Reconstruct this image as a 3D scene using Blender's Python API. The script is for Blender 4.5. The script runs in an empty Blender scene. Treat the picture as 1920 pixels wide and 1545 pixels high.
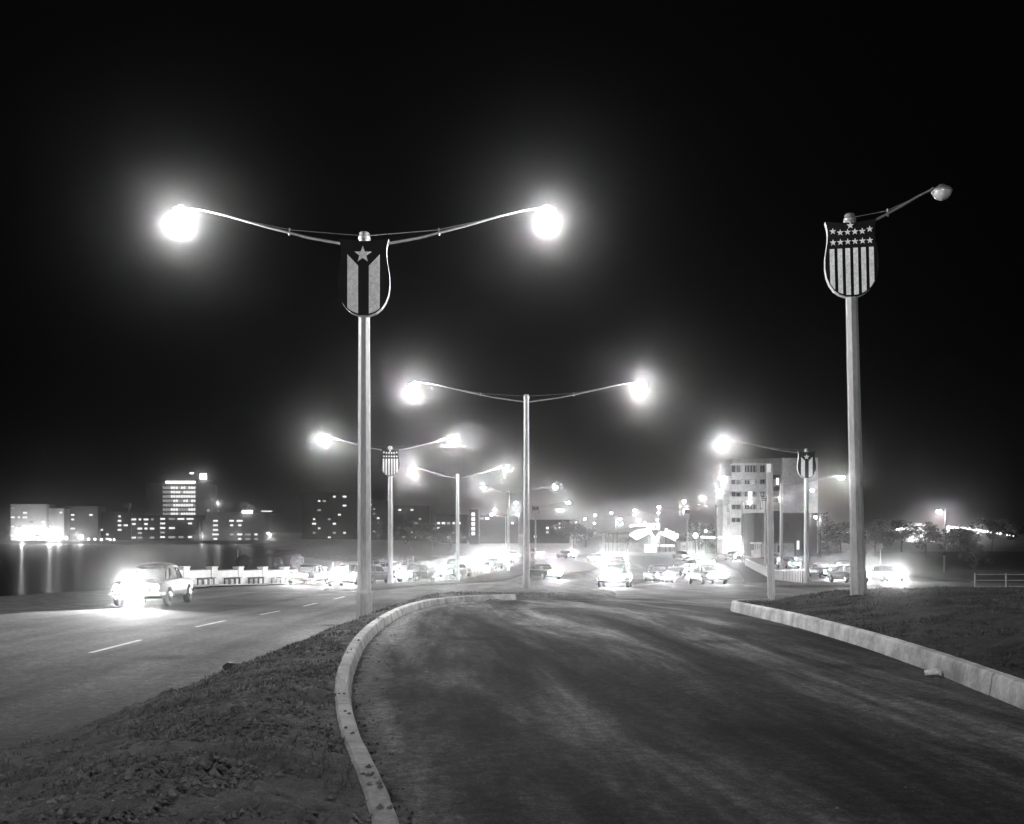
import bpy, bmesh, math, random
from mathutils import Vector, noise

R = math.radians
PI = math.pi
random.seed(7)
sc = bpy.context.scene
COL = sc.collection

# ------------------------------------------------------------------ camera
F = 2000.0          # focal length in pixels of a 1920 wide frame
CX, HY = 960.0, 1000.0
ZC = 6.0            # eye height above the lagoon
cam_d = bpy.data.cameras.new('camera')
cam = bpy.data.objects.new('camera', cam_d)
COL.objects.link(cam)
cam.location = (0, 0, ZC)
cam.rotation_euler = (R(90), 0, 0)
cam_d.sensor_fit = 'HORIZONTAL'
cam_d.sensor_width = 36
cam_d.lens = 36 * F / 1920
cam_d.shift_y = (HY - 772.5) / 1920
cam_d.clip_start = 0.1
cam_d.clip_end = 6000
sc.camera = cam

# ------------------------------------------------------------------ world, added faint fill
world = bpy.data.worlds.new('World')
sc.world = world
world.use_nodes = True
wt = world.node_tree
bg = wt.nodes['Background']
sky = wt.nodes.new('ShaderNodeTexSky')
sky.sky_type = 'NISHITA'
sky.sun_disc = False
sky.sun_elevation = R(-4)
sky.sun_rotation = R(200)
bw = wt.nodes.new('ShaderNodeRGBToBW')
wt.links.new(sky.outputs[0], bw.inputs[0])
wt.links.new(bw.outputs[0], bg.inputs['Color'])
bg.inputs['Strength'].default_value = 0.05
sun_d = bpy.data.lights.new('faint_fill', 'SUN')
sun_d.energy = 0.012  # weak sun lamp added only to give faint shape, no visible source
sun_d.angle = R(0.5)
sun = bpy.data.objects.new('faint_fill', sun_d)
COL.objects.link(sun)
sun.rotation_euler = (R(50), 0, R(200))

sc.view_settings.view_transform = 'Standard'
sc.view_settings.look = 'None'
sc.view_settings.exposure = 0.0
sc.view_settings.gamma = 1.0
sc.cycles.max_bounces = 4
sc.cycles.diffuse_bounces = 2
sc.cycles.glossy_bounces = 2
sc.cycles.transmission_bounces = 3
sc.cycles.volume_bounces = 0
sc.cycles.transparent_max_bounces = 6
sc.cycles.sample_clamp_indirect = 4.0
sc.cycles.use_light_tree = True
sc.cycles.use_denoising = True
try:
    sc.cycles.denoiser = 'OPENIMAGEDENOISE'
except Exception:
    pass

LAMP_W = 3700.0     # street lamps
HEAD_W = 4000.0     # headlamps

# ------------------------------------------------------------------ materials
MATS = {}
def principled(name, v, rough=0.7, metal=0.0, spec=0.5):
    m = bpy.data.materials.new(name)
    m.use_nodes = True
    b = m.node_tree.nodes['Principled BSDF']
    b.inputs['Base Color'].default_value = (v, v, v, 1)
    b.inputs['Roughness'].default_value = rough
    b.inputs['Metallic'].default_value = metal
    b.inputs['Specular IOR Level'].default_value = spec
    MATS[name] = m
    return m, m.node_tree, b
def N(t, kind, **kw):
    n = t.nodes.new(kind)
    for k, v in kw.items():
        if k in n.inputs.keys():
            n.inputs[k].default_value = v
        else:
            setattr(n, k, v)
    return n
def ramp(t, src, stops):
    r = t.nodes.new('ShaderNodeValToRGB')
    el = r.color_ramp.elements
    while len(el) < len(stops):
        el.new(0.5)
    for e, (p, v) in zip(el, stops):
        e.position = p
        e.color = (v, v, v, 1)
    t.links.new(src, r.inputs[0])
    return r.outputs[0]
def mul(t, a, b):
    m = t.nodes.new('ShaderNodeMath'); m.operation = 'MULTIPLY'
    t.links.new(a, m.inputs[0]); t.links.new(b, m.inputs[1])
    return m.outputs[0]
def surface(name, v, rough=0.8, scale=3.0, lo=0.7, hi=1.25, bump=0.3, bscale=40.0, metal=0.0, spec=0.5, dist=0.02, stretch=None):
    """a grey with two octaves of mottling and a fine relief"""
    m, t, b = principled(name, v, rough, metal, spec)
    tc = t.nodes.new('ShaderNodeTexCoord')
    co = tc.outputs['Object']
    if stretch:
        mp = N(t, 'ShaderNodeMapping'); mp.inputs['Scale'].default_value = stretch
        t.links.new(co, mp.inputs[0]); co = mp.outputs[0]
    n1 = N(t, 'ShaderNodeTexNoise', Scale=scale, Detail=6.0, Roughness=0.62)
    n2 = N(t, 'ShaderNodeTexNoise', Scale=scale * 9, Detail=4.0, Roughness=0.6)
    t.links.new(co, n1.inputs['Vector']); t.links.new(co, n2.inputs['Vector'])
    f1 = ramp(t, n1.outputs['Fac'], [(0.3, lo * v), (0.7, hi * v)])
    f2 = ramp(t, n2.outputs['Fac'], [(0.25, 0.72), (0.75, 1.22)])
    t.links.new(mul(t, f1, f2), b.inputs['Base Color'])
    if bump:
        n3 = N(t, 'ShaderNodeTexNoise', Scale=bscale, Detail=5.0, Roughness=0.7)
        t.links.new(tc.outputs['Object'], n3.inputs['Vector'])
        bp = N(t, 'ShaderNodeBump', Strength=bump, Distance=dist)
        t.links.new(n3.outputs['Fac'], bp.inputs['Height'])
        t.links.new(bp.outputs[0], b.inputs['Normal'])
    return m
def emit(name, s):
    m = bpy.data.materials.new(name)
    m.use_nodes = True
    t = m.node_tree
    t.nodes.clear()
    e = t.nodes.new('ShaderNodeEmission'); e.inputs['Strength'].default_value = s
    o = t.nodes.new('ShaderNodeOutputMaterial')
    t.links.new(e.outputs[0], o.inputs[0])
    m.cycles.emission_sampling = 'NONE'
    MATS[name] = m
    return m

def asphalt(name, v, curve):
    """asphalt with a worn, paler wheel path; `curve` true = path bends round the loop"""
    m, t, b = principled(name, v, 0.95, 0, 0.04)
    tc = t.nodes.new('ShaderNodeTexCoord'); co = tc.outputs['Object']
    n1 = N(t, 'ShaderNodeTexNoise', Scale=0.35, Detail=5.0, Roughness=0.6)
    n2 = N(t, 'ShaderNodeTexNoise', Scale=42.0, Detail=5.0, Roughness=0.85)
    t.links.new(co, n1.inputs['Vector']); t.links.new(co, n2.inputs['Vector'])
    f1 = ramp(t, n1.outputs['Fac'], [(0.3, 0.62 * v), (0.7, 1.25 * v)])
    f2 = ramp(t, n2.outputs['Fac'], [(0.30, 0.25), (0.5, 0.95), (0.72, 2.1)])
    # oil spots and tar patches
    vo = N(t, 'ShaderNodeTexVoronoi', Scale=0.55, Randomness=1.0)
    wv = N(t, 'ShaderNodeTexNoise', Scale=1.8, Detail=5.0, Roughness=0.65)
    t.links.new(co, wv.inputs['Vector'])
    mxv = N(t, 'ShaderNodeMixRGB'); mxv.inputs[0].default_value = 0.35
    t.links.new(co, mxv.inputs[1]); t.links.new(wv.outputs['Color'], mxv.inputs[2])
    t.links.new(mxv.outputs[0], vo.inputs['Vector'])
    f2 = mul(t, f2, ramp(t, vo.outputs['Distance'], [(0.06, 0.45), (0.22, 1.0)]))
    n7 = N(t, 'ShaderNodeTexNoise', Scale=9.0, Detail=6.0, Roughness=0.75)
    t.links.new(co, n7.inputs['Vector'])
    f2 = mul(t, f2, ramp(t, n7.outputs['Fac'], [(0.32, 0.55), (0.5, 0.95), (0.68, 1.6)]))
    # hairline cracks
    vc = N(t, 'ShaderNodeTexVoronoi', feature='DISTANCE_TO_EDGE', Scale=0.42)
    t.links.new(mxv.outputs[0], vc.inputs['Vector'])
    f2 = mul(t, f2, ramp(t, vc.outputs['Distance'], [(0.002, 0.82), (0.008, 1.0)]))
    if curve:
        # drag marks run parallel to the kerb: shear x by y, then stretch along y
        sep = t.nodes.new('ShaderNodeSeparateXYZ'); t.links.new(co, sep.inputs[0])
        sh = N(t, 'ShaderNodeMath', operation='MULTIPLY_ADD'); sh.inputs[1].default_value = 0.105
        t.links.new(sep.outputs[1], sh.inputs[0]); t.links.new(sep.outputs[0], sh.inputs[2])
        cb = t.nodes.new('ShaderNodeCombineXYZ')
        sy = N(t, 'ShaderNodeMath', operation='MULTIPLY'); sy.inputs[1].default_value = 0.11
        t.links.new(sep.outputs[1], sy.inputs[0])
        t.links.new(sh.outputs[0], cb.inputs[0]); t.links.new(sy.outputs[0], cb.inputs[1])
        n4 = N(t, 'ShaderNodeTexNoise', Scale=0.62, Detail=6.0, Roughness=0.6, Distortion=0.5)
        n5 = N(t, 'ShaderNodeTexNoise', Scale=3.2, Detail=5.0, Roughness=0.65, Distortion=0.3)
        t.links.new(cb.outputs[0], n4.inputs['Vector']); t.links.new(cb.outputs[0], n5.inputs['Vector'])
        f4 = ramp(t, n4.outputs['Fac'], [(0.36, 0.26), (0.50, 0.9), (0.63, 3.1)])
        f5 = ramp(t, n5.outputs['Fac'], [(0.30, 0.65), (0.70, 1.4)])
        f1 = mul(t, mul(t, f1, f4), f5)
        # pale sand washed against the kerb
        at = t.nodes.new('ShaderNodeAttribute'); at.attribute_name = 'kerb_dist'
        n6 = N(t, 'ShaderNodeTexNoise', Scale=3.0, Detail=6.0, Roughness=0.7)
        t.links.new(co, n6.inputs['Vector'])
        w1 = N(t, 'ShaderNodeMath', operation='MULTIPLY_ADD'); w1.inputs[1].default_value = 0.9; w1.inputs[2].default_value = -0.45
        t.links.new(n6.outputs['Fac'], w1.inputs[0])
        w2 = N(t, 'ShaderNodeMath', operation='ADD'); t.links.new(at.outputs['Fac'], w2.inputs[0]); t.links.new(w1.outputs[0], w2.inputs[1])
        sand = ramp(t, w2.outputs[0], [(0.0, 0.0), (0.08, 0.10), (0.22, 0.10), (0.50, 0.0)])
        ad = N(t, 'ShaderNodeMath', operation='ADD'); t.links.new(f1, ad.inputs[0]); t.links.new(sand, ad.inputs[1])
        f1 = ad.outputs[0]
    else:
        mp = N(t, 'ShaderNodeMapping'); mp.inputs['Scale'].default_value = (1.1, 0.06, 1)
        t.links.new(co, mp.inputs[0])
        n4 = N(t, 'ShaderNodeTexNoise', Scale=1.0, Detail=4.0, Roughness=0.55)
        t.links.new(mp.outputs[0], n4.inputs['Vector'])
        f4 = ramp(t, n4.outputs['Fac'], [(0.35, 0.7), (0.65, 1.35)])
        f1 = mul(t, f1, f4)
    t.links.new(mul(t, f1, f2), b.inputs['Base Color'])
    bp = N(t, 'ShaderNodeBump', Strength=0.6, Distance=0.012)
    t.links.new(n2.outputs['Fac'], bp.inputs['Height'])
    t.links.new(bp.outputs[0], b.inputs['Normal'])
    return m

M = {}
M['asphalt_near'] = asphalt('asphalt_near', 0.066, True)
M['asphalt'] = asphalt('asphalt', 0.115, False)
M['soil'] = surface('soil', 0.17, 0.95, 1.3, 0.45, 1.5, 1.0, 26.0, spec=0.1, dist=0.06)
M['turf'] = surface('turf', 0.045, 0.95, 0.5, 0.6, 1.4, 0.8, 9.0, spec=0.1, dist=0.06)
M['turf_dark'] = surface('turf_dark', 0.055, 0.95, 1.1, 0.45, 1.6, 1.0, 22.0, spec=0.1, dist=0.06)
M['clod_dark'] = surface('clod_dark', 0.06, 0.95, 2.0, 0.5, 1.5, 0.6, 30.0, spec=0.1)
M['clod'] = surface('clod', 0.14, 0.95, 2.0, 0.5, 1.5, 0.6, 30.0, spec=0.1)
M['kerb'] = surface('kerb', 0.50, 0.9, 2.2, 0.45, 1.25, 0.5, 30.0, spec=0.3, dist=0.01)
M['concrete'] = surface('concrete', 0.40, 0.85, 0.8, 0.75, 1.2, 0.3, 20.0, spec=0.3)
M['pole'] = surface('pole', 0.36, 0.8, 1.0, 0.75, 1.2, 0.25, 30.0, spec=0.3, dist=0.006, stretch=(4, 4, 0.6))
M['steel'] = surface('steel', 0.35, 0.5, 2.0, 0.8, 1.15, 0.1, 30.0, metal=0.6)
M['dark_steel'] = surface('dark_steel', 0.06, 0.5, 2.0, 0.8, 1.15, 0.1, 30.0, metal=0.3)
M['white'] = surface('white', 0.80, 0.7, 2.0, 0.85, 1.08, 0.1, 30.0)
M['line_paint'] = surface('line_paint', 0.62, 0.75, 2.5, 0.55, 1.15, 0.2, 60.0)
M['navy'] = surface('navy', 0.010, 0.9, 2.0, 0.8, 1.2, 0.05, 30.0, spec=0.1)
M['rim'] = surface('rim', 0.38, 0.7, 2.0, 0.8, 1.1, 0.05, 30.0)
M['wood'] = surface('wood', 0.38, 0.85, 1.0, 0.7, 1.2, 0.4, 20.0, spec=0.2, stretch=(6, 6, 0.5))
M['bench_wood'] = surface('bench_wood', 0.12, 0.8, 2.0, 0.7, 1.2, 0.3, 20.0)
M['rail'] = surface('rail', 0.07, 0.6, 2.0, 0.8, 1.2, 0.05, 30.0)
M['stone'] = surface('stone', 0.36, 0.9, 0.7, 0.6, 1.25, 0.6, 8.0, spec=0.2, dist=0.05)
M['bark'] = surface('bark', 0.12, 0.9, 1.5, 0.6, 1.3, 0.8, 10.0, stretch=(4, 4, 0.8))
M['leaf'] = surface('leaf', 0.055, 0.7, 0.8, 0.55, 1.5, 0, spec=0.3)
M['wall_pale'] = surface('wall_pale', 0.55, 0.85, 0.15, 0.8, 1.12, 0.15, 6.0)
M['wall_mid'] = surface('wall_mid', 0.28, 0.85, 0.15, 0.75, 1.15, 0.15, 6.0)
M['wall_dark'] = surface('wall_dark', 0.05, 0.85, 0.15, 0.7, 1.2, 0.1, 6.0)
M['wall_black'] = surface('wall_black', 0.018, 0.85, 0.15, 0.7, 1.2, 0.1, 6.0)
M['glass'], _, _b = principled('glass', 0.02, 0.12, 0, 0.6)
M['glass_lens'], _, _b = principled('glass_lens', 0.5, 0.15, 0, 0.6)
M['rubber'], _, _b = principled('rubber', 0.015, 0.8, 0, 0.3)
M['chrome'], _, _b = principled('chrome', 0.6, 0.18, 1.0)
for i_, v_ in enumerate((0.012, 0.02, 0.04, 0.10)):
    m_, _t, b_ = principled('car_paint_%d' % i_, v_, 0.4, 0.0, 0.2)
    b_.inputs['Coat Weight'].default_value = 0.04
    b_.inputs['Coat Roughness'].default_value = 0.08
    M['car%d' % i_] = m_
m_, _t, b_ = principled('tail_glass', 0.08, 0.2)
b_.inputs['Emission Color'].default_value = (1, 1, 1, 1)
b_.inputs['Emission Strength'].default_value = 1.5
M['tail'] = m_
M['bulb'] = emit('bulb', 420.0)
M['bulb_far'] = emit('bulb_far', 160.0)
M['headlamp'] = emit('headlamp', 160.0)
M['lit'] = emit('lit', 1.3)
M['lit_dim'] = emit('lit_dim', 0.35)
M['lit_hot'] = emit('lit_hot', 5.0)
M['neon'] = emit('neon', 9.0)

# water
m_, t_, b_ = principled('water', 0.002, 0.25, 0, 0.22)
b_.inputs['IOR'].default_value = 1.33
tc_ = t_.nodes.new('ShaderNodeTexCoord')
mp_ = N(t_, 'ShaderNodeMapping'); mp_.inputs['Scale'].default_value = (0.35, 1.0, 1)
t_.links.new(tc_.outputs['Object'], mp_.inputs[0])
nz_ = N(t_, 'ShaderNodeTexNoise', Scale=0.9, Detail=4.0, Roughness=0.55)
t_.links.new(mp_.outputs[0], nz_.inputs['Vector'])
bp_ = N(t_, 'ShaderNodeBump', Strength=0.35, Distance=0.25)
t_.links.new(nz_.outputs['Fac'], bp_.inputs['Height'])
t_.links.new(bp_.outputs[0], b_.inputs['Normal'])
M['water'] = m_

# ------------------------------------------------------------------ helpers
def tag(o, label=None, cat=None, group=None, kind=None):
    if label: o['label'] = label
    if cat: o['category'] = cat
    if group: o['group'] = group
    if kind: o['kind'] = kind
    return o
def empty(name, loc=(0, 0, 0), rz=0.0):
    o = bpy.data.objects.new(name, None)
    COL.objects.link(o)
    o.empty_display_size = 0.3
    o.location = loc
    o.rotation_euler = (0, 0, rz)
    return o
def link(name, me, parent=None, loc=None, rz=None):
    o = bpy.data.objects.new(name, me)
    COL.objects.link(o)
    if parent: o.parent = parent
    if loc is not None: o.location = loc
    if rz is not None: o.rotation_euler = (0, 0, rz)
    return o
def copy_tree(o, parent=None):
    c = o.copy(); COL.objects.link(c)
    if parent: c.parent = parent
    for ch in o.children:
        copy_tree(ch, c)
    return c
class MB:
    def __init__(s):
        s.v = []; s.f = []; s.smooth = []
    def add(s, vs, fs, smooth=False):
        o = len(s.v)
        s.v += [tuple(v) for v in vs]
        for f in fs:
            s.f.append(tuple(i + o for i in f)); s.smooth.append(smooth)
        return s
    def box(s, x0, x1, y0, y1, z0, z1):
        vs = [(x0, y0, z0), (x1, y0, z0), (x1, y1, z0), (x0, y1, z0), (x0, y0, z1), (x1, y0, z1), (x1, y1, z1), (x0, y1, z1)]
        return s.add(vs, [(0, 3, 2, 1), (4, 5, 6, 7), (0, 1, 5, 4), (1, 2, 6, 5), (2, 3, 7, 6), (3, 0, 4, 7)])
    def prism(s, poly, y0, y1):
        """poly of (x, z), extruded along y from y0 to y1"""
        n = len(poly)
        vs = [(x, y0, z) for x, z in poly] + [(x, y1, z) for x, z in poly]
        fs = [tuple(range(n)), tuple(range(2 * n - 1, n - 1, -1))]
        for i in range(n):
            j = (i + 1) % n
            fs.append((j, i, i + n, j + n))
        return s.add(vs, fs)
    def tube(s, pts, rad, n=8, smooth=True, cap=True, twist=0.0):
        pts = [Vector(p) for p in pts]
        rads = rad if isinstance(rad, (list, tuple)) else [rad] * len(pts)
        rings = []
        for i, p in enumerate(pts):
            d = (pts[min(i + 1, len(pts) - 1)] - pts[max(i - 1, 0)]).normalized()
            up = Vector((0, 1, 0)) if abs(d.y) < 0.9 else Vector((1, 0, 0))
            a = d.cross(up).normalized(); b = d.cross(a).normalized()
            rings.append([p + (a * math.cos(twist + 2 * PI * k / n) + b * math.sin(twist + 2 * PI * k / n)) * rads[i] for k in range(n)])
        vs = [v for r in rings for v in r]
        fs = []
        for i in range(len(rings) - 1):
            for k in range(n):
                l = (k + 1) % n
                fs.append((i * n + k, i * n + l, (i + 1) * n + l, (i + 1) * n + k))
        s.add(vs, fs, smooth)
        if cap:
            s.add(rings[0], [tuple(range(n - 1, -1, -1))]); s.add(rings[-1], [tuple(range(n))])
        return s
    def lathe(s, prof, n=12, smooth=True, center=(0, 0, 0)):
        """prof of (r, z) about the z axis"""
        vs = []
        for r, z in prof:
            for k in range(n):
                a = 2 * PI * k / n
                vs.append((center[0] + r * math.cos(a), center[1] + r * math.sin(a), center[2] + z))
        fs = []
        for i in range(len(prof) - 1):
            for k in range(n):
                l = (k + 1) % n
                fs.append((i * n + k, i * n + l, (i + 1) * n + l, (i + 1) * n + k))
        return s.add(vs, fs, smooth)
    def mesh(s, name, mat):
        me = bpy.data.meshes.new(name)
        me.from_pydata(s.v, [], s.f)
        me.polygons.foreach_set('use_smooth', s.smooth)
        bm = bmesh.new(); bm.from_mesh(me)
        bmesh.ops.recalc_face_normals(bm, faces=bm.faces)
        bm.to_mesh(me); bm.free()
        if isinstance(mat, str): mat = M[mat]
        me.materials.append(mat)
        me.update()
        return me
    def build(s, name, mat, parent=None, loc=None, rz=None):
        return link(name, s.mesh(name, mat), parent, loc, rz)

def lerp_table(tab, y):
    if y <= tab[0][0]: return tab[0][1]
    for (a, va), (b, vb) in zip(tab, tab[1:]):
        if y <= b:
            t = (y - a) / (b - a); t = t * t * (3 - 2 * t) if False else t
            return va + (vb - va) * t
    return tab[-1][1]
def sstep(t):
    t = max(0.0, min(1.0, t)); return t * t * (3 - 2 * t)
def smax(a, b, k): return 0.5 * (a + b + math.sqrt((a - b) ** 2 + k * k))
def smin(a, b, k): return 0.5 * (a + b - math.sqrt((a - b) ** 2 + k * k))
RAISE = 0.14
def plane_depth(y):
    d = smax(1.6 + 0.01 * y, 0.943 + 0.0345 * y, 0.06)
    return smin(d, 4.5, 0.12)
def road_z(x, y):
    """level of the carriageways"""
    z = ZC - plane_depth(y) - RAISE
    z -= 0.26 * sstep((-2.3 - x) / 2.0) * (1 - sstep((y - 32) / 26.0))
    return z
def px(x, Y): return (x - CX) * Y / F
def pz(y, Y): return ZC - (y - HY) * Y / F
def G(x, y, up=RAISE):
    """ground point seen at a photo pixel"""
    Y = 20.0
    lo, hi = 3.0, 900.0
    for _ in range(60):
        mid = 0.5 * (lo + hi)
        yy = HY + F * (ZC - road_z(px(x, mid), mid) - up) / mid
        if yy > y: lo = mid
        else: hi = mid
    Y = 0.5 * (lo + hi)
    return px(x, Y), Y

# ------------------------------------------------------------------ ground and water
SHORE = [(-60, -24), (62, -24), (72, -23.2), (91, -15.6), (103, -14.4), (125, -13.0), (150, -11.2), (182, -9.8), (205, -11), (225, -24), (245, -40), (300, -60), (420, -86), (900, -210)]
def shore_x(y): return lerp_table(SHORE, y)
def axis(segs):
    out = []
    for a, b, st in segs:
        n = max(1, int(round((b - a) / st)))
        out += [a + (b - a) * i / n for i in range(n)]
    out.append(segs[-1][1])
    return out
def grid(xs_of_y, ys, zf):
    mb = MB()
    rows = []
    vs = []
    for y in ys:
        xs = xs_of_y(y)
        rows.append(len(xs))
        for x in xs:
            vs.append((x, y, zf(x, y)))
    n = rows[0]
    fs = [(j * n + i, j * n + i + 1, (j + 1) * n + i + 1, (j + 1) * n + i) for j in range(len(ys) - 1) for i in range(n - 1)]
    mb.add(vs, fs, True)
    return mb
GX = axis([(-420, -60, 24), (-60, -30, 3), (-30, 60, 1.5), (60, 120, 10), (120, 900, 60)])
GY = axis([(-60, -10, 5), (-10, 130, 1.5), (130, 260, 4), (260, 900, 20), (900, 3000, 300)])
def ground_z(x, y):
    z = road_z(x, y) - 0.10
    s = x - shore_x(y)
    k = sstep((-s - 0.6) / 7.0)
    if y > 300: z += 2.2 * sstep((y - 300) / 300.0)
    return z * (1 - k) - 1.6 * k
tag(grid(lambda y: GX, GY, ground_z).build('ground', 'soil'), kind='structure')
tag(grid(lambda y: axis([(-1500, 60, 60)]), axis([(-80, 1500, 80)]), lambda x, y: 0.0).build('water', 'water'), kind='structure')
def far_shore_z(x, y):
    k = sstep((y - 606 - 6 * noise.noise((x * 0.02, 0, 0))) / 6.0)
    return -1.5 + 3.2 * k + 0.004 * max(0, y - 620)
tag(grid(lambda y: axis([(-1500, -120, 30)]), axis([(600, 620, 2.5), (620, 2000, 80)]), far_shore_z).build('far_shore', 'soil'), kind='structure')

# carriageways
LB = [(-20, -15.5), (45, -15.5), (68, -19.0), (90, -12.4), (104, -11.4), (125, -9.6), (150, -7.5), (182, -5.0), (235, -5.0)]
def road_rows(y):
    a = lerp_table(LB, y)
    b = lerp_table([(-20, 26), (36, 26), (44, 70), (80, 70), (110, 62), (235, 58)], y)
    return [a + (b - a) * i / 60 for i in range(61)]
road = tag(grid(road_rows, axis([(-20, 130, 1.5), (130, 235, 3)]), lambda x, y: road_z(x, y)).build('road', 'asphalt'), kind='structure')

LEFT_KERB = [(0.35, 2.0), (-0.25, 4.4), (-0.80, 7.0), (-1.34, 9.4), (-1.86, 12.4), (-2.2, 15.2), (-2.52, 18.8), (-2.72, 23.5), (-2.68, 28.0), (-2.42, 32.0), (-1.9, 35.2), (-1.0, 37.4), (0.2, 38.4)]
RIGHT_KERB = [(4.4, 3.0), (4.75, 6.0), (5.1, 9.0), (5.45, 12.2), (5.72, 15.0), (5.9, 18.5), (5.92, 22.5), (5.78, 26.5), (5.85, 28.6), (6.4, 30.2), (7.4, 31.2)]
def catmull(pts, step):
    """evenly spaced points on a smooth curve through pts"""
    P = [Vector((p[0], p[1], 0)) for p in pts]
    P = [P[0] * 2 - P[1]] + P + [P[-1] * 2 - P[-2]]
    dense = []
    for i in range(1, len(P) - 2):
        for k in range(40):
            t = k / 40.0
            a, b, c, d = P[i - 1], P[i], P[i + 1], P[i + 2]
            dense.append(0.5 * ((2 * b) + (c - a) * t + (2 * a - 5 * b + 4 * c - d) * t * t + (3 * b - a - 3 * c + d) * t ** 3))
    dense.append(P[-2])
    out = [dense[0]]; acc = 0
    for a, b in zip(dense, dense[1:]):
        acc += (b - a).length
        if acc >= step:
            out.append(b); acc = 0
    return out
def at_y(pts, y):
    tab = sorted((p[1], p[0]) for p in pts)
    return lerp_table(tab, y)

# the turning lane in front: its own darker, worn asphalt
def near_rows(y):
    a = at_y(LEFT_KERB, y) - 0.06
    b = at_y(RIGHT_KERB, y) + 0.06
    if y > 35: a = lerp_table([(35, -1.95), (37.4, -1.0), (38.6, 0.4), (40.5, 3.6)], y)
    return [a + (b - a) * (i / 40) ** 1.5 for i in range(41)]
lane = tag(grid(near_rows, axis([(1.0, 40.5, 0.25)]), lambda x, y: road_z(x, y) + 0.008).build('turning_lane', 'asphalt_near'), kind='structure')
at_ = lane.data.attributes.new('kerb_dist', 'FLOAT', 'POINT')
at_.data.foreach_set('value', [min(v.co.x - at_y(LEFT_KERB, v.co.y) + 0.0, (38.4 - v.co.y) * 0.8 + 0.05 if v.co.y > 30 else 9) for v in lane.data.vertices])


# painted dashes of the left carriageway
dash = MB()
for k in range(9):
    y0 = 19.6 + 6.3 * k; y1 = y0 + 2.7
    x0 = -7.75 + 0.012 * (y0 - 20)
    mb = MB()
    for q in range(6):
        ya = y0 + (y1 - y0) * q / 6; yb = y0 + (y1 - y0) * (q + 1) / 6
        mb.add([(x0 - 0.055, ya, road_z(x0, ya) + 0.005), (x0 + 0.055, ya, road_z(x0, ya) + 0.005), (x0 + 0.055, yb, road_z(x0, yb) + 0.005), (x0 - 0.055, yb, road_z(x0, yb) + 0.005)], [(0, 1, 2, 3)])
    mb.build('lane_dash', 'line_paint', road)

# kerbs: stones cast in lengths, each its own piece
def kerb(name, pts, side, h, length, w=0.15):
    root = tag(empty(name), kind='structure')
    path = catmull(pts, 0.1)
    per = int(length / 0.1)
    for s in range(0, len(path) - 3, per):
        seg = path[s:min(s + per + 1, len(path))]
        if len(seg) < 3: continue
        mb = MB(); vs = []
        dz = random.uniform(-0.006, 0.006); dx = random.uniform(-0.006, 0.006)
        prof = [(0.0, -0.1), (-0.005, 0.0), (-0.035, h * 0.8), (-0.042, h - 0.018), (-0.062, h), (-w - 0.02, h + 0.004), (-w - 0.04, h - 0.015), (-w - 0.04, -0.1)]
        ring = len(prof)
        m = len(seg)
        for i, p in enumerate(seg):
            d = (seg[min(i + 1, m - 1)] - seg[max(i - 1, 0)]).normalized()
            nrm = Vector((d.y, -d.x, 0)) * side
            q = p.copy()
            if i == 0: q = p + d * 0.011
            if i == m - 1: q = p - d * 0.011
            z = road_z(p.x, p.y)
            for o, zz in prof:
                wob = 0.006 * noise.noise((p.x * 6, p.y * 6, zz * 8 + 5)) + 0.009 * noise.noise((p.x * 23, p.y * 23, zz * 8))
                c = q + nrm * (o + dx + wob)
                vs.append((c.x, c.y, z + zz + (dz if zz > 0 else 0)))
        fs = []
        for i in range(m - 1):
            for k in range(ring - 1):
                fs.append((i * ring + k, i * ring + k + 1, (i + 1) * ring + k + 1, (i + 1) * ring + k))
        fs.append(tuple(range(ring))); fs.append(tuple((m - 1) * ring + k for k in range(ring - 1, -1, -1)))
        mb.add(vs, fs)
        mb.build('kerb_stone', 'kerb', root)
    return root
kerb('kerb', LEFT_KERB, 1, 0.20, 2.6)
kerb('kerb', RIGHT_KERB, -1, 0.27, 3.0)

# ------------------------------------------------------------------ verges and islands
def fbm(x, y, s): return noise.fractal((x * s, y * s, 1.7), 0.9, 2.1, 5)
def strip(name, mat, rows, nx, step, top, label=None):
    """a raised strip between left and right edges given along y; its rim dips under the road"""
    tabL = [(r[0], r[1]) for r in rows]; tabR = [(r[0], r[2]) for r in rows]
    y0, y1 = rows[0][0], rows[-1][0]
    def rr(y):
        a = lerp_table(tabL, y); b = lerp_table(tabR, y)
        return [a + (b - a) * i / nx for i in range(nx + 1)]
    def zz(x, y):
        a = lerp_table(tabL, y); b = lerp_table(tabR, y)
        e = min(x - a, b - x, (y - y0) * 1.5 if y0 > -4 else 9, (y1 - y) * 1.5)
        return road_z(x, y) + top(x, y, max(e, 0.0), x - a, b - x) if e > 1e-6 else road_z(x, y) - 0.12
    o = grid(rr, axis([(y0, y1, step)]), zz).build(name, mat)
    return tag(o, kind='structure'), zz
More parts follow.
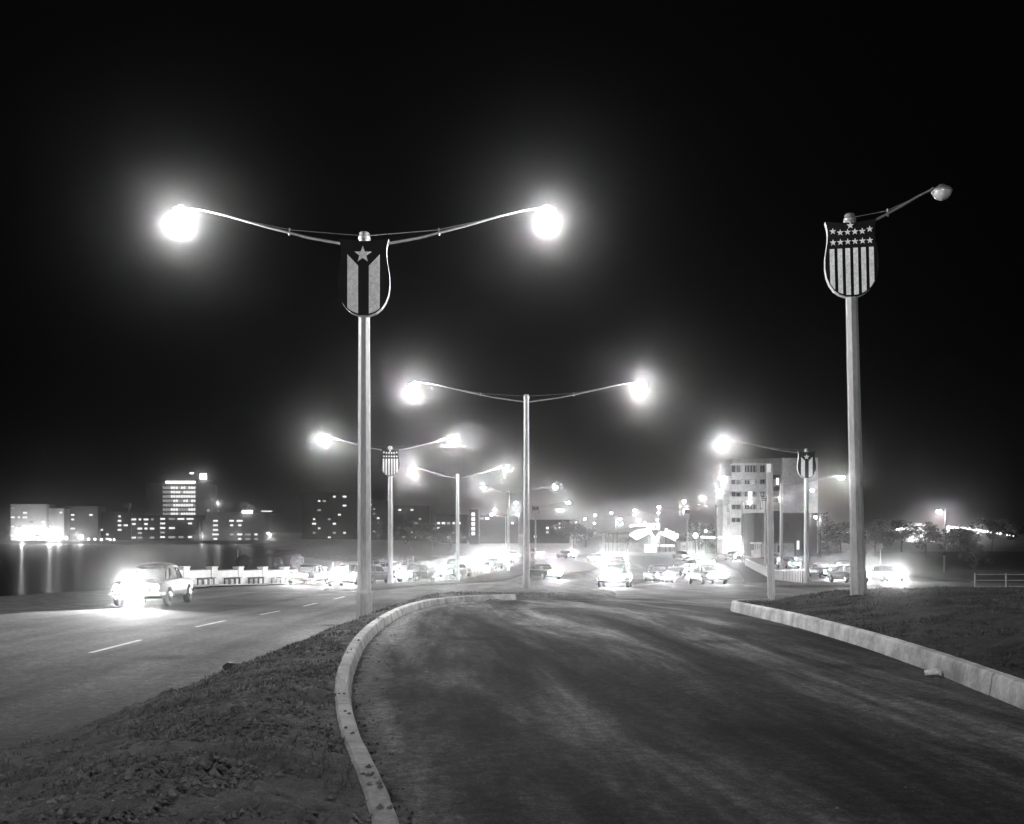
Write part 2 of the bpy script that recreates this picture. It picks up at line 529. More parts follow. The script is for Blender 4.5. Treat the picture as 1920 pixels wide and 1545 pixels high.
# median on the left of the turning lane
MED = [(-3.0, -5.4, 0.2)]
for y in [2, 4.4, 7, 9.4, 12.4, 15.2, 18.8, 23.5, 28, 32]:
    MED.append((y, lerp_table([(2, -5.2), (10.3, -4.75), (18, -4.25), (26.6, -3.85), (43, -3.5)], y), at_y(LEFT_KERB, y) - 0.12))
MED += [(35.2, -3.65, -2.02), (37.4, -3.6, -1.05), (38.4, -3.55, 0.1), (40.6, -3.5, 3.7), (43, -3.4, 4.3), (50, -1.6, 4.9), (56, 0.8, 4.6), (60, 2.6, 4.2)]
def med_top(x, y, e, l, r):
    z = 0.205 * sstep(l / 0.9) if r < 30 else 0
    z = (0.175 if y < 38 else 0.12) * sstep(l / 0.7 + 0.15) * (1 if y < 36 else sstep(e / 0.5 + 0.2))
    z += 0.10 * sstep(l / 1.2) * sstep(r / 0.8) * (1 if y < 40 else 0.5)
    z += (0.030 * fbm(x, y, 1.1) + 0.030 * fbm(x, y, 4.5) + 0.022 * fbm(x, y, 12.0)) * sstep(e / 0.2)
    return z
median, med_z = strip('median_verge', 'soil', MED, 90, 0.07, med_top)
# mound on the right of the turning lane
MND = [(-3.0, 4.0, 30)]
for y in [3, 6, 9, 12.2, 15, 18.5, 22.5, 26.5, 28.6]:
    MND.append((y, at_y(RIGHT_KERB, y) + 0.12, 30))
MND += [(30.2, 6.5, 30), (31.2, 7.5, 30), (33.5, 10.0, 30), (36, 14.5, 30)]
def mnd_top(x, y, e, l, r):
    back = sstep((36.4 - y) / 3.0 + 0.25)
    z = 0.22 + 0.30 * sstep((l - 0.2) / 3.2) * back
    if y > 29: z = (0.10 + 0.40 * sstep(l / 3.0)) * back
    z += (0.035 * fbm(x, y, 0.9) + 0.032 * fbm(x, y, 4.0) + 0.022 * fbm(x, y, 11.0)) * sstep(e / 0.25)
    return z
mound, mnd_z = strip('mound_verge', 'turf_dark', MND, 150, 0.09, mnd_top)
def low_top(hh):
    def f(x, y, e, l, r):
        return hh * sstep(e / 0.5 + 0.3) + (0.03 * fbm(x, y, 0.8) + 0.02 * fbm(x, y, 3.0)) * sstep(e / 0.6)
    return f
# island with the fenced lamp row on the left
ISL = [(54.5, -9.4, -8.2), (57, -10.2, -7.0), (66, -10.3, -6.4), (74, -9.9, -5.6), (86, -8.4, -3.6), (96, -6.4, -1.6), (112, -4.0, 0.6), (128, -2.0, 2.4), (150, 0.2, 3.6), (172, 1.4, 3.6), (176, 2.0, 2.6)]
lamp_island, isl_z = strip('lamp_island', 'turf', ISL, 20, 0.6, low_top(0.15))
strip('loop_island', 'turf', [(122, 4.6, 6.0), (127, 4.2, 9.4), (140, 4.6, 11.6), (160, 5.0, 12.0), (185, 5.2, 9.4), (196, 6, 7)], 16, 1.0, low_top(0.15))
strip('grass_triangle', 'turf', [(72, 6.2, 6.8), (78, 6.0, 9.6), (92, 8.4, 13.2), (105, 12.6, 16.0), (125, 15.6, 20.5), (150, 17.6, 25.0), (185, 18.6, 29.5), (208, 19.5, 29.0), (214, 22, 26)], 18, 1.0, low_top(0.16))
strip('fenced_island', 'turf', [(66, 17.6, 22.0), (68, 16.6, 24.0), (77, 16.6, 24.0), (90, 19.2, 26.2), (104, 22.5, 29.0), (118, 25.2, 31.4), (133, 28, 33.5), (160, 31.5, 36), (190, 32.5, 36), (195, 33, 34.5)], 16, 0.8, low_top(0.15))
strip('roadside_verge', 'turf', [(84, 58, 70), (88, 42, 72), (100, 41, 75), (130, 42.5, 80), (180, 44, 90), (260, 46, 140)], 24, 2.0, low_top(0.25))
# pale footpath between sea wall and road
tag(grid(lambda y: [lerp_table(LB, y) - 0.0 - (lerp_table(LB, y) - shore_x(y) - 0.3) * i / 4 for i in range(5)], axis([(62, 215, 2.0)]), lambda x, y: road_z(x, y) + 0.10).build('promenade', 'concrete'), kind='structure')

# turned clods and grass blades on the two near verges (nobody could count these)
def lumps(name, zf, n, pick, kind_label, mat='clod'):
    rnd = random.Random(len(name) * 31 + n)
    mb = MB()
    for _ in range(n):
        x, y, s = pick(rnd)
        z = zf(x, y)
        if z < road_z(x, y) + 0.05: continue
        cl_ = noise.noise((x * 1.1, y * 1.1, 7.0)) + 0.6 * noise.noise((x * 3.3, y * 3.3, 2.0))
        if rnd.random() > 0.35 + 1.1 * cl_: continue
        s *= 0.8 + 0.8 * max(0.0, cl_)
        a = rnd.uniform(0, PI)
        ca, sa = math.cos(a), math.sin(a)
        vs = []
        for dx, dy, dz in ((1, 0, 0), (0, 1, 0), (-1, 0, 0), (0, -1, 0), (0.2, 0.1, 0.85), (0, 0, -0.6)):
            k = s * rnd.uniform(0.6, 1.25)
            vs.append((x + (dx * ca - dy * sa) * k, y + (dx * sa + dy * ca) * k, z + dz * k * 0.8 + s * 0.12))
        mb.add(vs, [(0, 1, 4), (1, 2, 4), (2, 3, 4), (3, 0, 4), (1, 0, 5), (2, 1, 5), (3, 2, 5), (0, 3, 5)])
    return tag(mb.build(name, mat), kind_label, 'soil', kind='stuff')
def pick_med(r):
    y = 4.2 + 36 * r.random() ** 1.5
    a = lerp_table([(q[0], q[1]) for q in MED], y); b = lerp_table([(q[0], q[2]) for q in MED], y)
    return a + 0.12 + (b - a - 0.2) * r.random(), y, 0.006 + 0.032 * r.random() ** 4 + 0.0005 * y
def pick_mnd(r):
    y = 9 + 26.5 * r.random() ** 0.9
    a = lerp_table([(q[0], q[1]) for q in MND], y)
    return a + 0.15 + (18 - a) * r.random(), y, 0.006 + 0.028 * r.random() ** 4 + 0.0005 * y
lumps('soil_clods', med_z, 60000, pick_med, 'turned dark soil clods on the near median')
lumps('soil_clods', mnd_z, 50000, pick_mnd, 'dark soil clods on the mound right of the turning lane', 'clod_dark')
def blades(name, zf, n, pick, lab):
    rnd = random.Random(n)
    mb = MB()
    for _ in range(n):
        x, y, s = pick(rnd)
        if noise.noise((x * 0.9, y * 0.9, 4.0)) < 0.02: continue
        z = zf(x, y)
        if z < road_z(x, y) + 0.05: continue
        a = rnd.uniform(0, 2 * PI); h = rnd.uniform(0.02, 0.06) + 0.0008 * y; w = 0.004 + 0.0003 * y
        lx, ly = rnd.uniform(-0.03, 0.03), rnd.uniform(-0.03, 0.03)
        mb.add([(x - w * math.cos(a), y - w * math.sin(a), z - 0.005), (x + w * math.cos(a), y + w * math.sin(a), z - 0.005), (x + lx, y + ly, z + h)], [(0, 1, 2)])
    return tag(mb.build(name, 'leaf'), lab, 'grass', kind='stuff')
blades('grass_blades', med_z, 13000, pick_med, 'sparse short grass growing on the near median')
blades('grass_blades', mnd_z, 40000, pick_mnd, 'sparse short grass growing on the right hand mound')

# crumbs of soil fallen on the kerb and grit on the turning lane
rk = random.Random(77); crumbs = MB()
def crumb(x, y, z, s):
    vs = []
    for dx, dy, dz in ((1, 0, 0), (0, 1, 0), (-1, 0, 0), (0, -1, 0), (0.1, 0.1, 0.9), (0, 0, -0.5)):
        k = s * rk.uniform(0.6, 1.3); vs.append((x + dx * k, y + dy * k, z + dz * k))
    crumbs.add(vs, [(0, 1, 4), (1, 2, 4), (2, 3, 4), (3, 0, 4), (1, 0, 5), (2, 1, 5), (3, 2, 5), (0, 3, 5)])
for _ in range(120):
    y = 6.2 + 28 * rk.random() ** 1.6
    if noise.noise((0, y * 1.2, 9.0)) < 0.05: continue
    crumb(at_y(LEFT_KERB, y) - 0.07 - 0.10 * rk.random(), y, road_z(0, y) + 0.205, 0.006 + 0.02 * rk.random() ** 2)
for _ in range(900):
    y = 5.5 + 32 * rk.random() ** 1.4
    d = 0.02 + 0.5 * rk.random() ** 2 if rk.random() < 0.75 else rk.uniform(0, 7)
    x = at_y(LEFT_KERB, y) + d
    crumb(x, y, road_z(x, y) + 0.012, 0.004 + 0.014 * rk.random() ** 3)
tag(crumbs.build('grit', 'clod'), 'scattered grit and crumbs along the left kerb', 'grit', kind='stuff')

# ------------------------------------------------------------------ street lamps with shields
SH_HALF = [(0.0, 0.0), (0.16, 0.012), (0.31, 0.075), (0.44, 0.18), (0.54, 0.33), (0.61, 0.52), (0.640, 0.74), (0.635, 0.96), (0.605, 1.18), (0.57, 1.38), (0.556, 1.54), (0.562, 1.68), (0.585, 1.80), (0.615, 1.90)]
def sh_x(z):
    return lerp_table([(p[1], p[0]) for p in SH_HALF], z)
def star_poly(cx, cz, r, rot=0.0):
    out = []
    for k in range(10):
        rr = r if k % 2 == 0 else r * 0.40
        a = PI / 2 + rot + k * PI / 5
        out.append((cx + rr * math.cos(a), cz + rr * math.sin(a)))
    return out
SHIELD_MESH = {}
def shield_meshes():
    right = SH_HALF; left = [(-x, z) for x, z in SH_HALF[:0:-1]]
    outl = right + [(0.30, 1.845), (0.0, 1.83), (-0.30, 1.845)] + left
    D = 0.13
    face = MB().prism(outl, -D, -D + 0.03)
    SHIELD_MESH['face'] = face.mesh('shield_face', 'navy')
    n = len(outl); mb = MB()
    rim = []
    inner = [(x * 0.965, 0.03 + z * 0.972) for x, z in outl]
    vs = [(x, -D + 0.03, z) for x, z in outl] + [(x, D, z) for x, z in outl] + [(x, -D + 0.03, z) for x, z in inner] + [(x, D, z) for x, z in inner]
    fs = []
    for i in range(n):
        j = (i + 1) % n
        fs += [(i, j, j + n, i + n), (i + 2 * n, i + 3 * n, j + 3 * n, j + 2 * n), (i + n, j + n, j + 3 * n, i + 3 * n)]
    SHIELD_MESH['rim'] = mb.add(vs, fs).mesh('shield_rim', 'rim')
    f = -D
    # one large star over two broad stripes cut at an angle
    def stripe(xa, xb, za_top, zb_top):
        pts = [(xa, za_top), (xb, zb_top)]
        bot = []
        for k in range(7):
            x = xb + (xa - xb) * k / 6
            zb = lerp_table([(p[0], p[1]) for p in SH_HALF[:7]], abs(x)) + 0.035
            bot.append((x, zb))
        return pts + bot
    SHIELD_MESH['pr'] = [
        ('star', MB().prism(star_poly(-0.02, 1.50, 0.215), f - 0.012, f).mesh('star', 'white')),
        ('stripe', MB().prism(stripe(-0.40, -0.135, 1.50, 1.22), f - 0.010, f).mesh('stripe', 'white')),
        ('stripe', MB().prism(stripe(0.13, 0.395, 1.22, 1.50), f - 0.010, f).mesh('stripe', 'white')),
    ]
    L = []
    for k in range(6):
        x = -0.47 + 0.188 * k
        L.append(('stripe', MB().prism(stripe(x - 0.055, x + 0.055, 1.20, 1.20), f - 0.010, f).mesh('stripe', 'white')))
    for row, zz in enumerate((1.36, 1.60)):
        for k in range(6):
            x = -0.44 + 0.176 * k
            L.append(('star', MB().prism(star_poly(x, zz + (0.04 if row and k in (0, 5) else 0), 0.085), f - 0.012, f).mesh('star', 'white')))
    L.append(('star', MB().prism(star_poly(-0.02, 1.76, 0.09), f - 0.012, f).mesh('star', 'white')))
    SHIELD_MESH['us'] = L
shield_meshes()

LUM = {}
def lum_meshes():
    hood = MB().lathe([(0.0, 0.16), (0.07, 0.155), (0.10, 0.12), (0.19, 0.075), (0.245, 0.01), (0.25, -0.02), (0.235, -0.02), (0.0, 0.0)], 16)
    LUM['hood'] = hood.mesh('hood', 'steel')
    bowl = MB().lathe([(0.228, -0.021), (0.222, -0.075), (0.19, -0.14), (0.13, -0.195), (0.06, -0.22), (0.0, -0.225)], 16)
    LUM['bowl'] = bowl.mesh('bowl', 'bulb')
    LUM['bowl_far'] = MB().lathe([(0.228, -0.021), (0.222, -0.075), (0.19, -0.14), (0.10, -0.205), (0.0, -0.225)], 10).mesh('bowl', 'bulb')
    LUM['bowl_off'] = bowl.mesh('bowl', 'glass_lens')
lum_meshes()
LIGHT_DATA = {}
def lamp_light(w):
    if w not in LIGHT_DATA:
        d = bpy.data.lights.new('lamp_light', 'POINT')
        d.energy = w
        d.shadow_soft_size = 0.07
        LIGHT_DATA[w] = d
    return bpy.data.objects.new('lamp_light', LIGHT_DATA[w])
H = 9.5
def street_lamp(X, Y, arms, label, shield=None, turn=0.0, rz=0.0, lift=0.0, lean=0.0, lit=True, watt=1.0, far=False, h=H, group='street lamps with long arms'):
    """arms: list of horizontal reach in metres, minus = to the left"""
    z0 = road_z(X, Y) + RAISE + lift
    root = empty('street_lamp', (X, Y, z0))
    root.rotation_euler = (0, lean, rz)
    tag(root, label, 'street lamp', group)
    n8 = PI / 8
    mb = MB()
    mb.tube([(0, 0, -0.4), (0, 0, 0.0), (0, 0, h - 0.12)], [0.185, 0.182, 0.135], 8, False, True, n8)
    mb.build('pole', 'pole', root)
    if not far:
        MB().tube([(0, 0, -0.3), (0, 0, 0.62), (0, 0, 0.68)], [0.205, 0.203, 0.188], 8, False, True, n8).build('base_collar', 'pole', root)
    cap = MB().lathe([(0.0, h + 0.07), (0.10, h + 0.06), (0.13, h + 0.02), (0.12, h - 0.03), (0.15, h - 0.05), (0.16, h - 0.12), (0.13, h - 0.14), (0.13, h - 0.22)], 12)
    cap.build('cap', 'steel', root)
    ns = 8 if not far else 5
    for a in arms:
        s = 1 if a > 0 else -1
        L = abs(a)
        off = 0.12
        pts = [(s * off, 0, h - 0.30), (s * L * 0.30, 0, h - 0.08), (s * L * 0.55, 0, h + 0.21), (s * L * 0.75, 0, h + 0.47), (s * L * 0.88, 0, h + 0.61), (s * (L - 0.22), 0, h + 0.66)]
        arm = MB().tube(pts, [0.038, 0.034, 0.031, 0.028, 0.025, 0.025], ns).build('arm', 'steel', root)
        tie = [(s * off, 0, h - 0.02), (s * L * 0.4, 0, h + 0.115), (s * L * 0.62, 0, h + 0.33), (s * L * 0.80, 0, h + 0.53)]
        MB().tube(tie, 0.009 if not far else 0.016, 5).build('tie_rod', 'steel', arm)
        if not far:
            MB().tube([(s * L * 0.41, 0, h - 0.02), (s * L * 0.41, 0, h + 0.16)], 0.025, 6).build('bracket', 'steel', arm)
        hd = link('luminaire', LUM['hood'], root, (s * L, 0, h + 0.58))
        link('bowl', LUM['bowl_far' if far else ('bowl' if lit else 'bowl_off')], hd)
        if lit:
            lo = lamp_light(LAMP_W * watt)
            COL.objects.link(lo); lo.parent = hd; lo.location = (0, 0, -0.31)
    if shield:
        f = link('shield', SHIELD_MESH['face'], root, (0, -0.02, h - 2.03), turn)
        link('rim', SHIELD_MESH['rim'], f)
        for nm, me in SHIELD_MESH[shield]:
            link(nm, me, f)
    return root
def lampY(y_top): # distance of a lamp top seen at photo row y_top
    lo, hi = 10.0, 1200.0
    for _ in range(60):
        mid = 0.5 * (lo + hi)
        yy = HY - F * (H - plane_depth(mid)) / mid
        if yy < y_top: lo = mid
        else: hi = mid
    return 0.5 * (lo + hi)
def lamp_at(xp, y_top, lamps, label, **kw):
    Y = lampY(y_top)
    arms = [(l - xp) * Y / F for l in lamps]
    return street_lamp(px(xp, Y), Y, arms, label, **kw)
LEFTROW = 'lamps along the left carriageway'
RIGHTROW = 'lamps along the right carriageway'
lamp_at(683, 425, (340, 1025), 'tall concrete lamp with single star and broad stripe shield, nearest on median', shield='pr', turn=R(2), rz=R(0), group=LEFTROW)
lamp_at(987, 742, (777, 1203), 'second nearest double arm lamp on the median, without a shield', group=LEFTROW)
lamp_at(732, 838, (610, 855), 'double arm lamp with stars and stripes shield at the fence left of centre', shield='us', turn=R(6), group=LEFTROW)
lamp_at(858, 890, (772, 948), 'double arm lamp without shield standing at the curved picket fence', group=LEFTROW)
lamp_at(953, 922, (906, 1042), 'double arm lamp with dark single star shield at the fence end', watt=0.4, shield='pr', turn=R(84), group=LEFTROW)
lamp_at(1004, 948, (967, 1066), 'small lamp with stars and stripes shield just right of second median lamp', watt=0.4, shield='us', far=True, group=LEFTROW)
lamp_at(992, 960, (928, 1048), 'far double arm lamp showing just past second median lamp', far=True, watt=0.24, group=LEFTROW)
lamp_at(948, 968, (921, 970), 'far double arm lamp left of the fence end lamp', far=True, watt=0.24, group=LEFTROW)
lamp_at(1031, 981, (1012, 1050), 'small far lamp low over the road bend', far=True, watt=0.24, group=LEFTROW)
RT = street_lamp(px(1610, 26.6), 26.6, [px(1772, 26.6) - px(1598, 26.6)], 'unlit single arm lamp with stars and stripes shield on the right mound', shield='us', turn=R(-9), lift=0.30, lean=R(-1.35), lit=False, group=RIGHTROW)
lamp_at(1512, 843, (1358,), 'dark pole with single star shield and one lit arm by the balustrade end', shield='pr', turn=R(-4), group=RIGHTROW)
lamp_at(1465, 905, (1352, 1578), 'double arm lamp without shield between balustrade lamps', watt=0.5, group=RIGHTROW)
lamp_at(1435, 927, (1347, 1523), 'double arm lamp with stars and stripes shield behind the square timber post', watt=0.26, shield='us', turn=R(-10), group=RIGHTROW)
lamp_at(1392, 940, (1320, 1464), 'slim double arm lamp before the lit left side of the apartment block', watt=0.26, far=True, group=RIGHTROW)
lamp_at(1343, 946, (1283, 1405), 'lamp with edge on shield left of the apartment block', watt=0.26, shield='pr', turn=R(70), far=True, group=RIGHTROW)
lamp_at(1288, 955, (1235, 1343), 'double arm lamp with shield before the pale kiosk', shield='us', far=True, watt=0.24, group=RIGHTROW)
lamp_at(1237, 961, (1190, 1283), 'double arm lamp over the right end of the petrol station', far=True, watt=0.24, group=RIGHTROW)
lamp_at(1190, 965, (1146, 1235), 'double arm lamp over the bright petrol station canopy', far=True, watt=0.24, group=RIGHTROW)
lamp_at(1153, 969, (1116, 1190), 'double arm lamp over the dark roof wing of the petrol station', far=True, watt=0.24, group=RIGHTROW)
lamp_at(1130, 976, (1097, 1163), 'far double arm lamp left of the petrol station roof', far=True, watt=0.24, group=RIGHTROW)
lamp_at(1136, 983, (1115, 1157), 'smallest far lamp low above the petrol station roof tip', far=True, watt=0.24, group=RIGHTROW)
lamp_at(1180, 984, (1166, 1196), 'tiny far lamp above the middle of the petrol station', far=True, watt=0.24, group=RIGHTROW)
lamp_at(1062, 981, (1045, 1080), 'tiny far lamp over the top of the loop road', far=True, watt=0.24, group=LEFTROW)
lamp_at(1215, 977, (1199, 1232), 'small far lamp above the petrol station letters', far=True, watt=0.24, group=RIGHTROW)
# the row goes on behind the photographer
street_lamp(-3.4, -40.0, [-4.5, 4.5], 'nearer double arm lamp of the median row behind the viewpoint', watt=4.2, group=LEFTROW)
street_lamp(-3.2, -66.0, [-4.5, 4.5], 'farther double arm lamp of the median row behind the viewpoint', watt=8.0, group=LEFTROW)

# ------------------------------------------------------------------ cars of the period, at rest with their lamps lit
CARM = {}
def car_meshes():
    st = [(-2.52, 0.66, 0.44, 0.70), (-2.46, 0.80, 0.36, 0.82), (-2.30, 0.88, 0.30, 0.90), (-1.9, 0.925, 0.27, 0.94), (-1.2, 0.935, 0.26, 0.965), (-0.4, 0.94, 0.26, 0.98), (0.6, 0.94, 0.26, 0.98), (1.4, 0.935, 0.26, 0.97), (1.9, 0.92, 0.28, 0.96), (2.25, 0.89, 0.32, 0.95), (2.45, 0.83, 0.38, 0.92), (2.55, 0.70, 0.46, 0.80)]
    def ring(y, w, b, t):
        half = [(0.0, b), (0.78 * w, b), (0.95 * w, b + 0.05), (w, b + 0.16), (w * 1.005, (b + t) / 2), (w * 0.985, t - 0.14), (w * 0.93, t - 0.03), (w * 0.80, t), (w * 0.62, t - 0.025), (w * 0.30, t + 0.02), (0.0, t + 0.03)]
        return [(x, y, z) for x, z in half] + [(-x, y, z) for x, z in half[-2:0:-1]]
    rings = [ring(*s) for s in st]
    n = len(rings[0]); vs = [v for r in rings for v in r]; fs = []
    for i in range(len(rings) - 1):
        for k in range(n):
            l = (k + 1) % n
            fs.append((i * n + k, i * n + l, (i + 1) * n + l, (i + 1) * n + k))
    fs += [tuple(range(n)), tuple((len(rings) - 1) * n + k for k in range(n - 1, -1, -1))]
    for c in range(4):
        CARM['body%d' % c] = MB().add(vs, fs, True).mesh('body', 'car%d' % c)
    # rounded greenhouse: a ring of stations round the belt line and one under the roof
    NG = 20
    def gring(w, y0, y1, z, e=0.55):
        out = []
        for k in range(NG):
            a = 2 * PI * k / NG
            c, sn = math.cos(a), math.sin(a)
            out.append((w * math.copysign(abs(c) ** e, c), (y0 + y1) / 2 + (y1 - y0) / 2 * math.copysign(abs(sn) ** e, sn), z))
        return out
    g0, g1 = gring(0.80, -1.05, 1.62, 0.955), gring(0.66, -0.50, 1.12, 1.38)
    CARM['glass'] = MB().add(g0 + g1, [(k, (k + 1) % NG, (k + 1) % NG + NG, k + NG) for k in range(NG)], True).mesh('windows', 'glass')
    rr = [gring(0.68, -0.54, 1.17, 1.37), gring(0.69, -0.55, 1.19, 1.40), gring(0.63, -0.46, 1.10, 1.475), gring(0.48, -0.28, 0.90, 1.53), gring(0.25, 0.0, 0.6, 1.555)]
    vs = [v for r in rr for v in r]
    roof = MB().add(vs, [(i * NG + k, i * NG + (k + 1) % NG, (i + 1) * NG + (k + 1) % NG, (i + 1) * NG + k) for i in range(4) for k in range(NG)] + [tuple(range(4 * NG, 5 * NG)), tuple(range(NG - 1, -1, -1))], True)
    for k in (2, 3, 7, 8, 12, 13, 17, 18, 0, 10):
        roof.tube([(g0[k][0] * 1.005, g0[k][1], 0.94), (g1[k][0] * 1.01, g1[k][1], 1.39)], 0.032, 5)
    for c in range(4):
        CARM['roof%d' % c] = roof.mesh('roof', 'car%d' % c)
    CARM['fbump'] = MB().tube([(-0.93, -2.36, 0.47), (-0.86, -2.58, 0.47), (-0.3, -2.66, 0.47), (0.3, -2.66, 0.47), (0.86, -2.58, 0.47), (0.93, -2.36, 0.47)], 0.065, 8).mesh('front_bumper', 'chrome')
    CARM['rbump'] = MB().tube([(-0.93, 2.40, 0.47), (-0.86, 2.62, 0.47), (0.86, 2.62, 0.47), (0.93, 2.40, 0.47)], 0.065, 8).mesh('rear_bumper', 'chrome')
    g = MB()
    for k in range(4):
        g.box(-0.46, 0.46, -2.555, -2.50, 0.52 + 0.05 * k, 0.545 + 0.05 * k)
    g.box(-0.50, -0.46, -2.56, -2.48, 0.50, 0.72); g.box(0.46, 0.50, -2.56, -2.48, 0.50, 0.72)
    CARM['grille'] = g.mesh('grille', 'chrome')
    def disc(rad, y0, y1, nn=14):
        m = MB()
        a = [(rad * math.cos(2 * PI * k / nn), y0, rad * math.sin(2 * PI * k / nn)) for k in range(nn)]
        b = [(rad * 0.6 * math.cos(2 * PI * k / nn), y1, rad * 0.6 * math.sin(2 * PI * k / nn)) for k in range(nn)]
        return m.add(a + b, [(k, (k + 1) % nn, (k + 1) % nn + nn, k + nn) for k in range(nn)] + [tuple(range(nn, 2 * nn))])
    CARM['head'] = disc(0.10, 0, -0.03).mesh('headlight', 'headlamp')
    bz = MB().tube([(0.125 * math.cos(2 * PI * k / 14), -0.01, 0.125 * math.sin(2 * PI * k / 14)) for k in range(15)], 0.022, 5, cap=False)
    CARM['bezel'] = bz.mesh('bezel', 'chrome')
    CARM['tail'] = disc(0.09, 0, 0.04).mesh('taillight', 'tail')
    w = MB()
    nn = 18
    prof = [(0.20, 0.0), (0.35, -0.01), (0.365, 0.03), (0.365, 0.15), (0.34, 0.19), (0.2, 0.19)]
    vs = [(x, r * math.cos(2 * PI * k / nn), r * math.sin(2 * PI * k / nn)) for r, x in prof for k in range(nn)]
    fs = [(i * nn + k, i * nn + (k + 1) % nn, (i + 1) * nn + (k + 1) % nn, (i + 1) * nn + k) for i in range(len(prof) - 1) for k in range(nn)]
    CARM['tyre'] = w.add(vs, fs, True).mesh('wheel', 'rubber')
    h = MB(); vs = [(x, r * math.cos(2 * PI * k / nn), r * math.sin(2 * PI * k / nn)) for r, x in ((0.21, 0.02), (0.19, -0.005), (0.10, -0.03), (0.02, -0.035)) for k in range(nn)]
    fs = [(i * nn + k, i * nn + (k + 1) % nn, (i + 1) * nn + (k + 1) % nn, (i + 1) * nn + k) for i in range(3) for k in range(nn)]
    CARM['hub'] = h.add(vs, fs, True).mesh('hubcap', 'chrome')
car_meshes()
SPOT = {}
def spot_light(w):
    if w not in SPOT:
        d = bpy.data.lights.new('headlight_beam', 'SPOT')
        d.energy = w; d.spot_size = R(96); d.spot_blend = 0.8; d.shadow_soft_size = 0.14
        SPOT[w] = d
    return bpy.data.objects.new('headlight_beam', SPOT[w])
CARGRP = 'cars on the carriageways with headlights lit'
def car(X, Y, head, paint, label, roof=None, beam=1.0, zoff=0.0):
    """head in degrees: 0 faces the viewpoint, 90 faces right"""
    rz = R(head)
    fx, fy = math.sin(rz), -math.cos(rz)
    zf = road_z(X + 1.5 * fx, Y + 1.5 * fy); zb = road_z(X - 1.5 * fx, Y - 1.5 * fy)
    root = empty('car', (X, Y, (zf + zb) / 2 + 0.005 + zoff), rz)
    root.rotation_euler = (math.atan2(zb - zf, 3.0), 0, rz)
    tag(root, label, 'car', CARGRP)
    body = link('body', CARM['body%d' % paint], root)
    link('grille', CARM['grille'], body)
    rf = link('roof', CARM['roof%d' % (paint if roof is None else roof)], root)
    link('windows', CARM['glass'], rf)
    link('front_bumper', CARM['fbump'], root); link('rear_bumper', CARM['rbump'], root)
    for s in (-1, 1):
        hl = link('headlight', CARM['head'], root, (s * 0.665, -2.50, 0.69))
        link('bezel', CARM['bezel'], hl)
        link('taillight', CARM['tail'], root, (s * 0.70, 2.50, 0.72))
        for yy in (-1.55, 1.50):
            wl = link('wheel', CARM['tyre'], root, (s * 0.955, yy, 0.365))
            wl.rotation_euler = (0, 0, 0 if s < 0 else PI)
            link('hubcap', CARM['hub'], wl)
    if beam:
        b = spot_light(HEAD_W * beam)
        COL.objects.link(b); b.parent = root; b.location = (0, -2.72, 0.69)
        b.rotation_euler = (R(90 - 4.0), 0, PI)
    return root
# left carriageway, coming towards the viewpoint
car(-11.0, 72.0, -4, 0, 'black sedan just left of the single star shield lamp pole', beam=1.3)
car(-15.2, 80.0, -10, 1, 'dark sedan beside the right end of the plastered sea wall', beam=0.8)
car(-11.6, 87.0, -16, 1, 'charcoal sedan rounding the bend behind the picket fence start', beam=0.9)
car(-8.6, 96.0, -22, 2, 'grey sedan behind the picket fence right of the stars shield lamp', beam=0.9)
car(-10.6, 108.0, -18, 0, 'black sedan by the rough stone sea wall', beam=0.9)
car(-6.0, 113.0, -22, 1, 'dark sedan behind the unshielded fence lamp', beam=1.1)
car(-7.0, 128.0, -18, 1, 'dark grey sedan on the outer lane of the left bend', beam=1.1)
car(-2.6, 138.0, -16, 0, 'dark sedan left of the fence end lamp', beam=1.1)
car(-4.0, 152.0, -14, 2, 'grey sedan higher up the left bend', beam=1.1)
car(-0.8, 166.0, -6, 1, 'dark sedan near the top of the left bend', beam=1.1)
car(-3.2, 180.0, 4, 0, 'small dark sedan at the top of the left bend', beam=1.1)
car(0.0, 196.0, 10, 3, 'small pale sedan farthest round the left bend', beam=1.1)
car(-13.4, 40.0, 4, 0, 'large near sedan with glaring headlights at the left end of the sea wall', beam=2.0)
# middle branch that loops round
car(3.2, 108.0, 26, 0, 'dark sedan turning left just right of second median lamp', beam=1.1)
car(12.0, 124.0, -8, 1, 'charcoal sedan at the tip of the loop road', beam=1.1)
car(14.6, 146.0, 5, 2, 'grey sedan on the outer lane of the loop road', beam=1.1)
car(13.6, 172.0, 14, 0, 'dark sedan higher on the loop road', beam=1.1)
car(10.0, 198.0, 26, 2, 'grey sedan far up the loop road', beam=1.1)
car(4.2, 214.0, 36, 1, 'far dark sedan at the top of the loop road', beam=1.1)
# the crossing and the right carriageway
car(6.6, 68.0, -10, 0, 'dark sedan turning into the foreground lane right of the median tip', beam=0.8)
car(12.4, 90.0, 4, 1, 'charcoal sedan waiting left in the crowded crossing', beam=0.6)
car(15.0, 82.0, 8, 2, 'grey sedan in the middle of the crowded crossing', beam=0.6)
car(18.6, 116.0, 12, 2, 'grey sedan arriving behind the crossing', beam=0.6)
car(22.0, 132.0, 16, 0, 'dark sedan coming down beside the grass triangle', beam=0.6)
car(26.6, 150.0, 16, 1, 'charcoal sedan in the queue beside the grass triangle', beam=0.6)
car(30.0, 188.0, 14, 1, 'far charcoal sedan before the petrol station', beam=0.6)
car(37.8, 182.0, 8, 0, 'far dark sedan on the right carriageway below the apartment block', beam=0.6)
car(40.2, 162.0, 6, 2, 'grey sedan on the right carriageway before the booth', beam=0.6)
car(36.8, 142.0, 4, 1, 'charcoal sedan on the right carriageway behind the balustrade', beam=0.6)
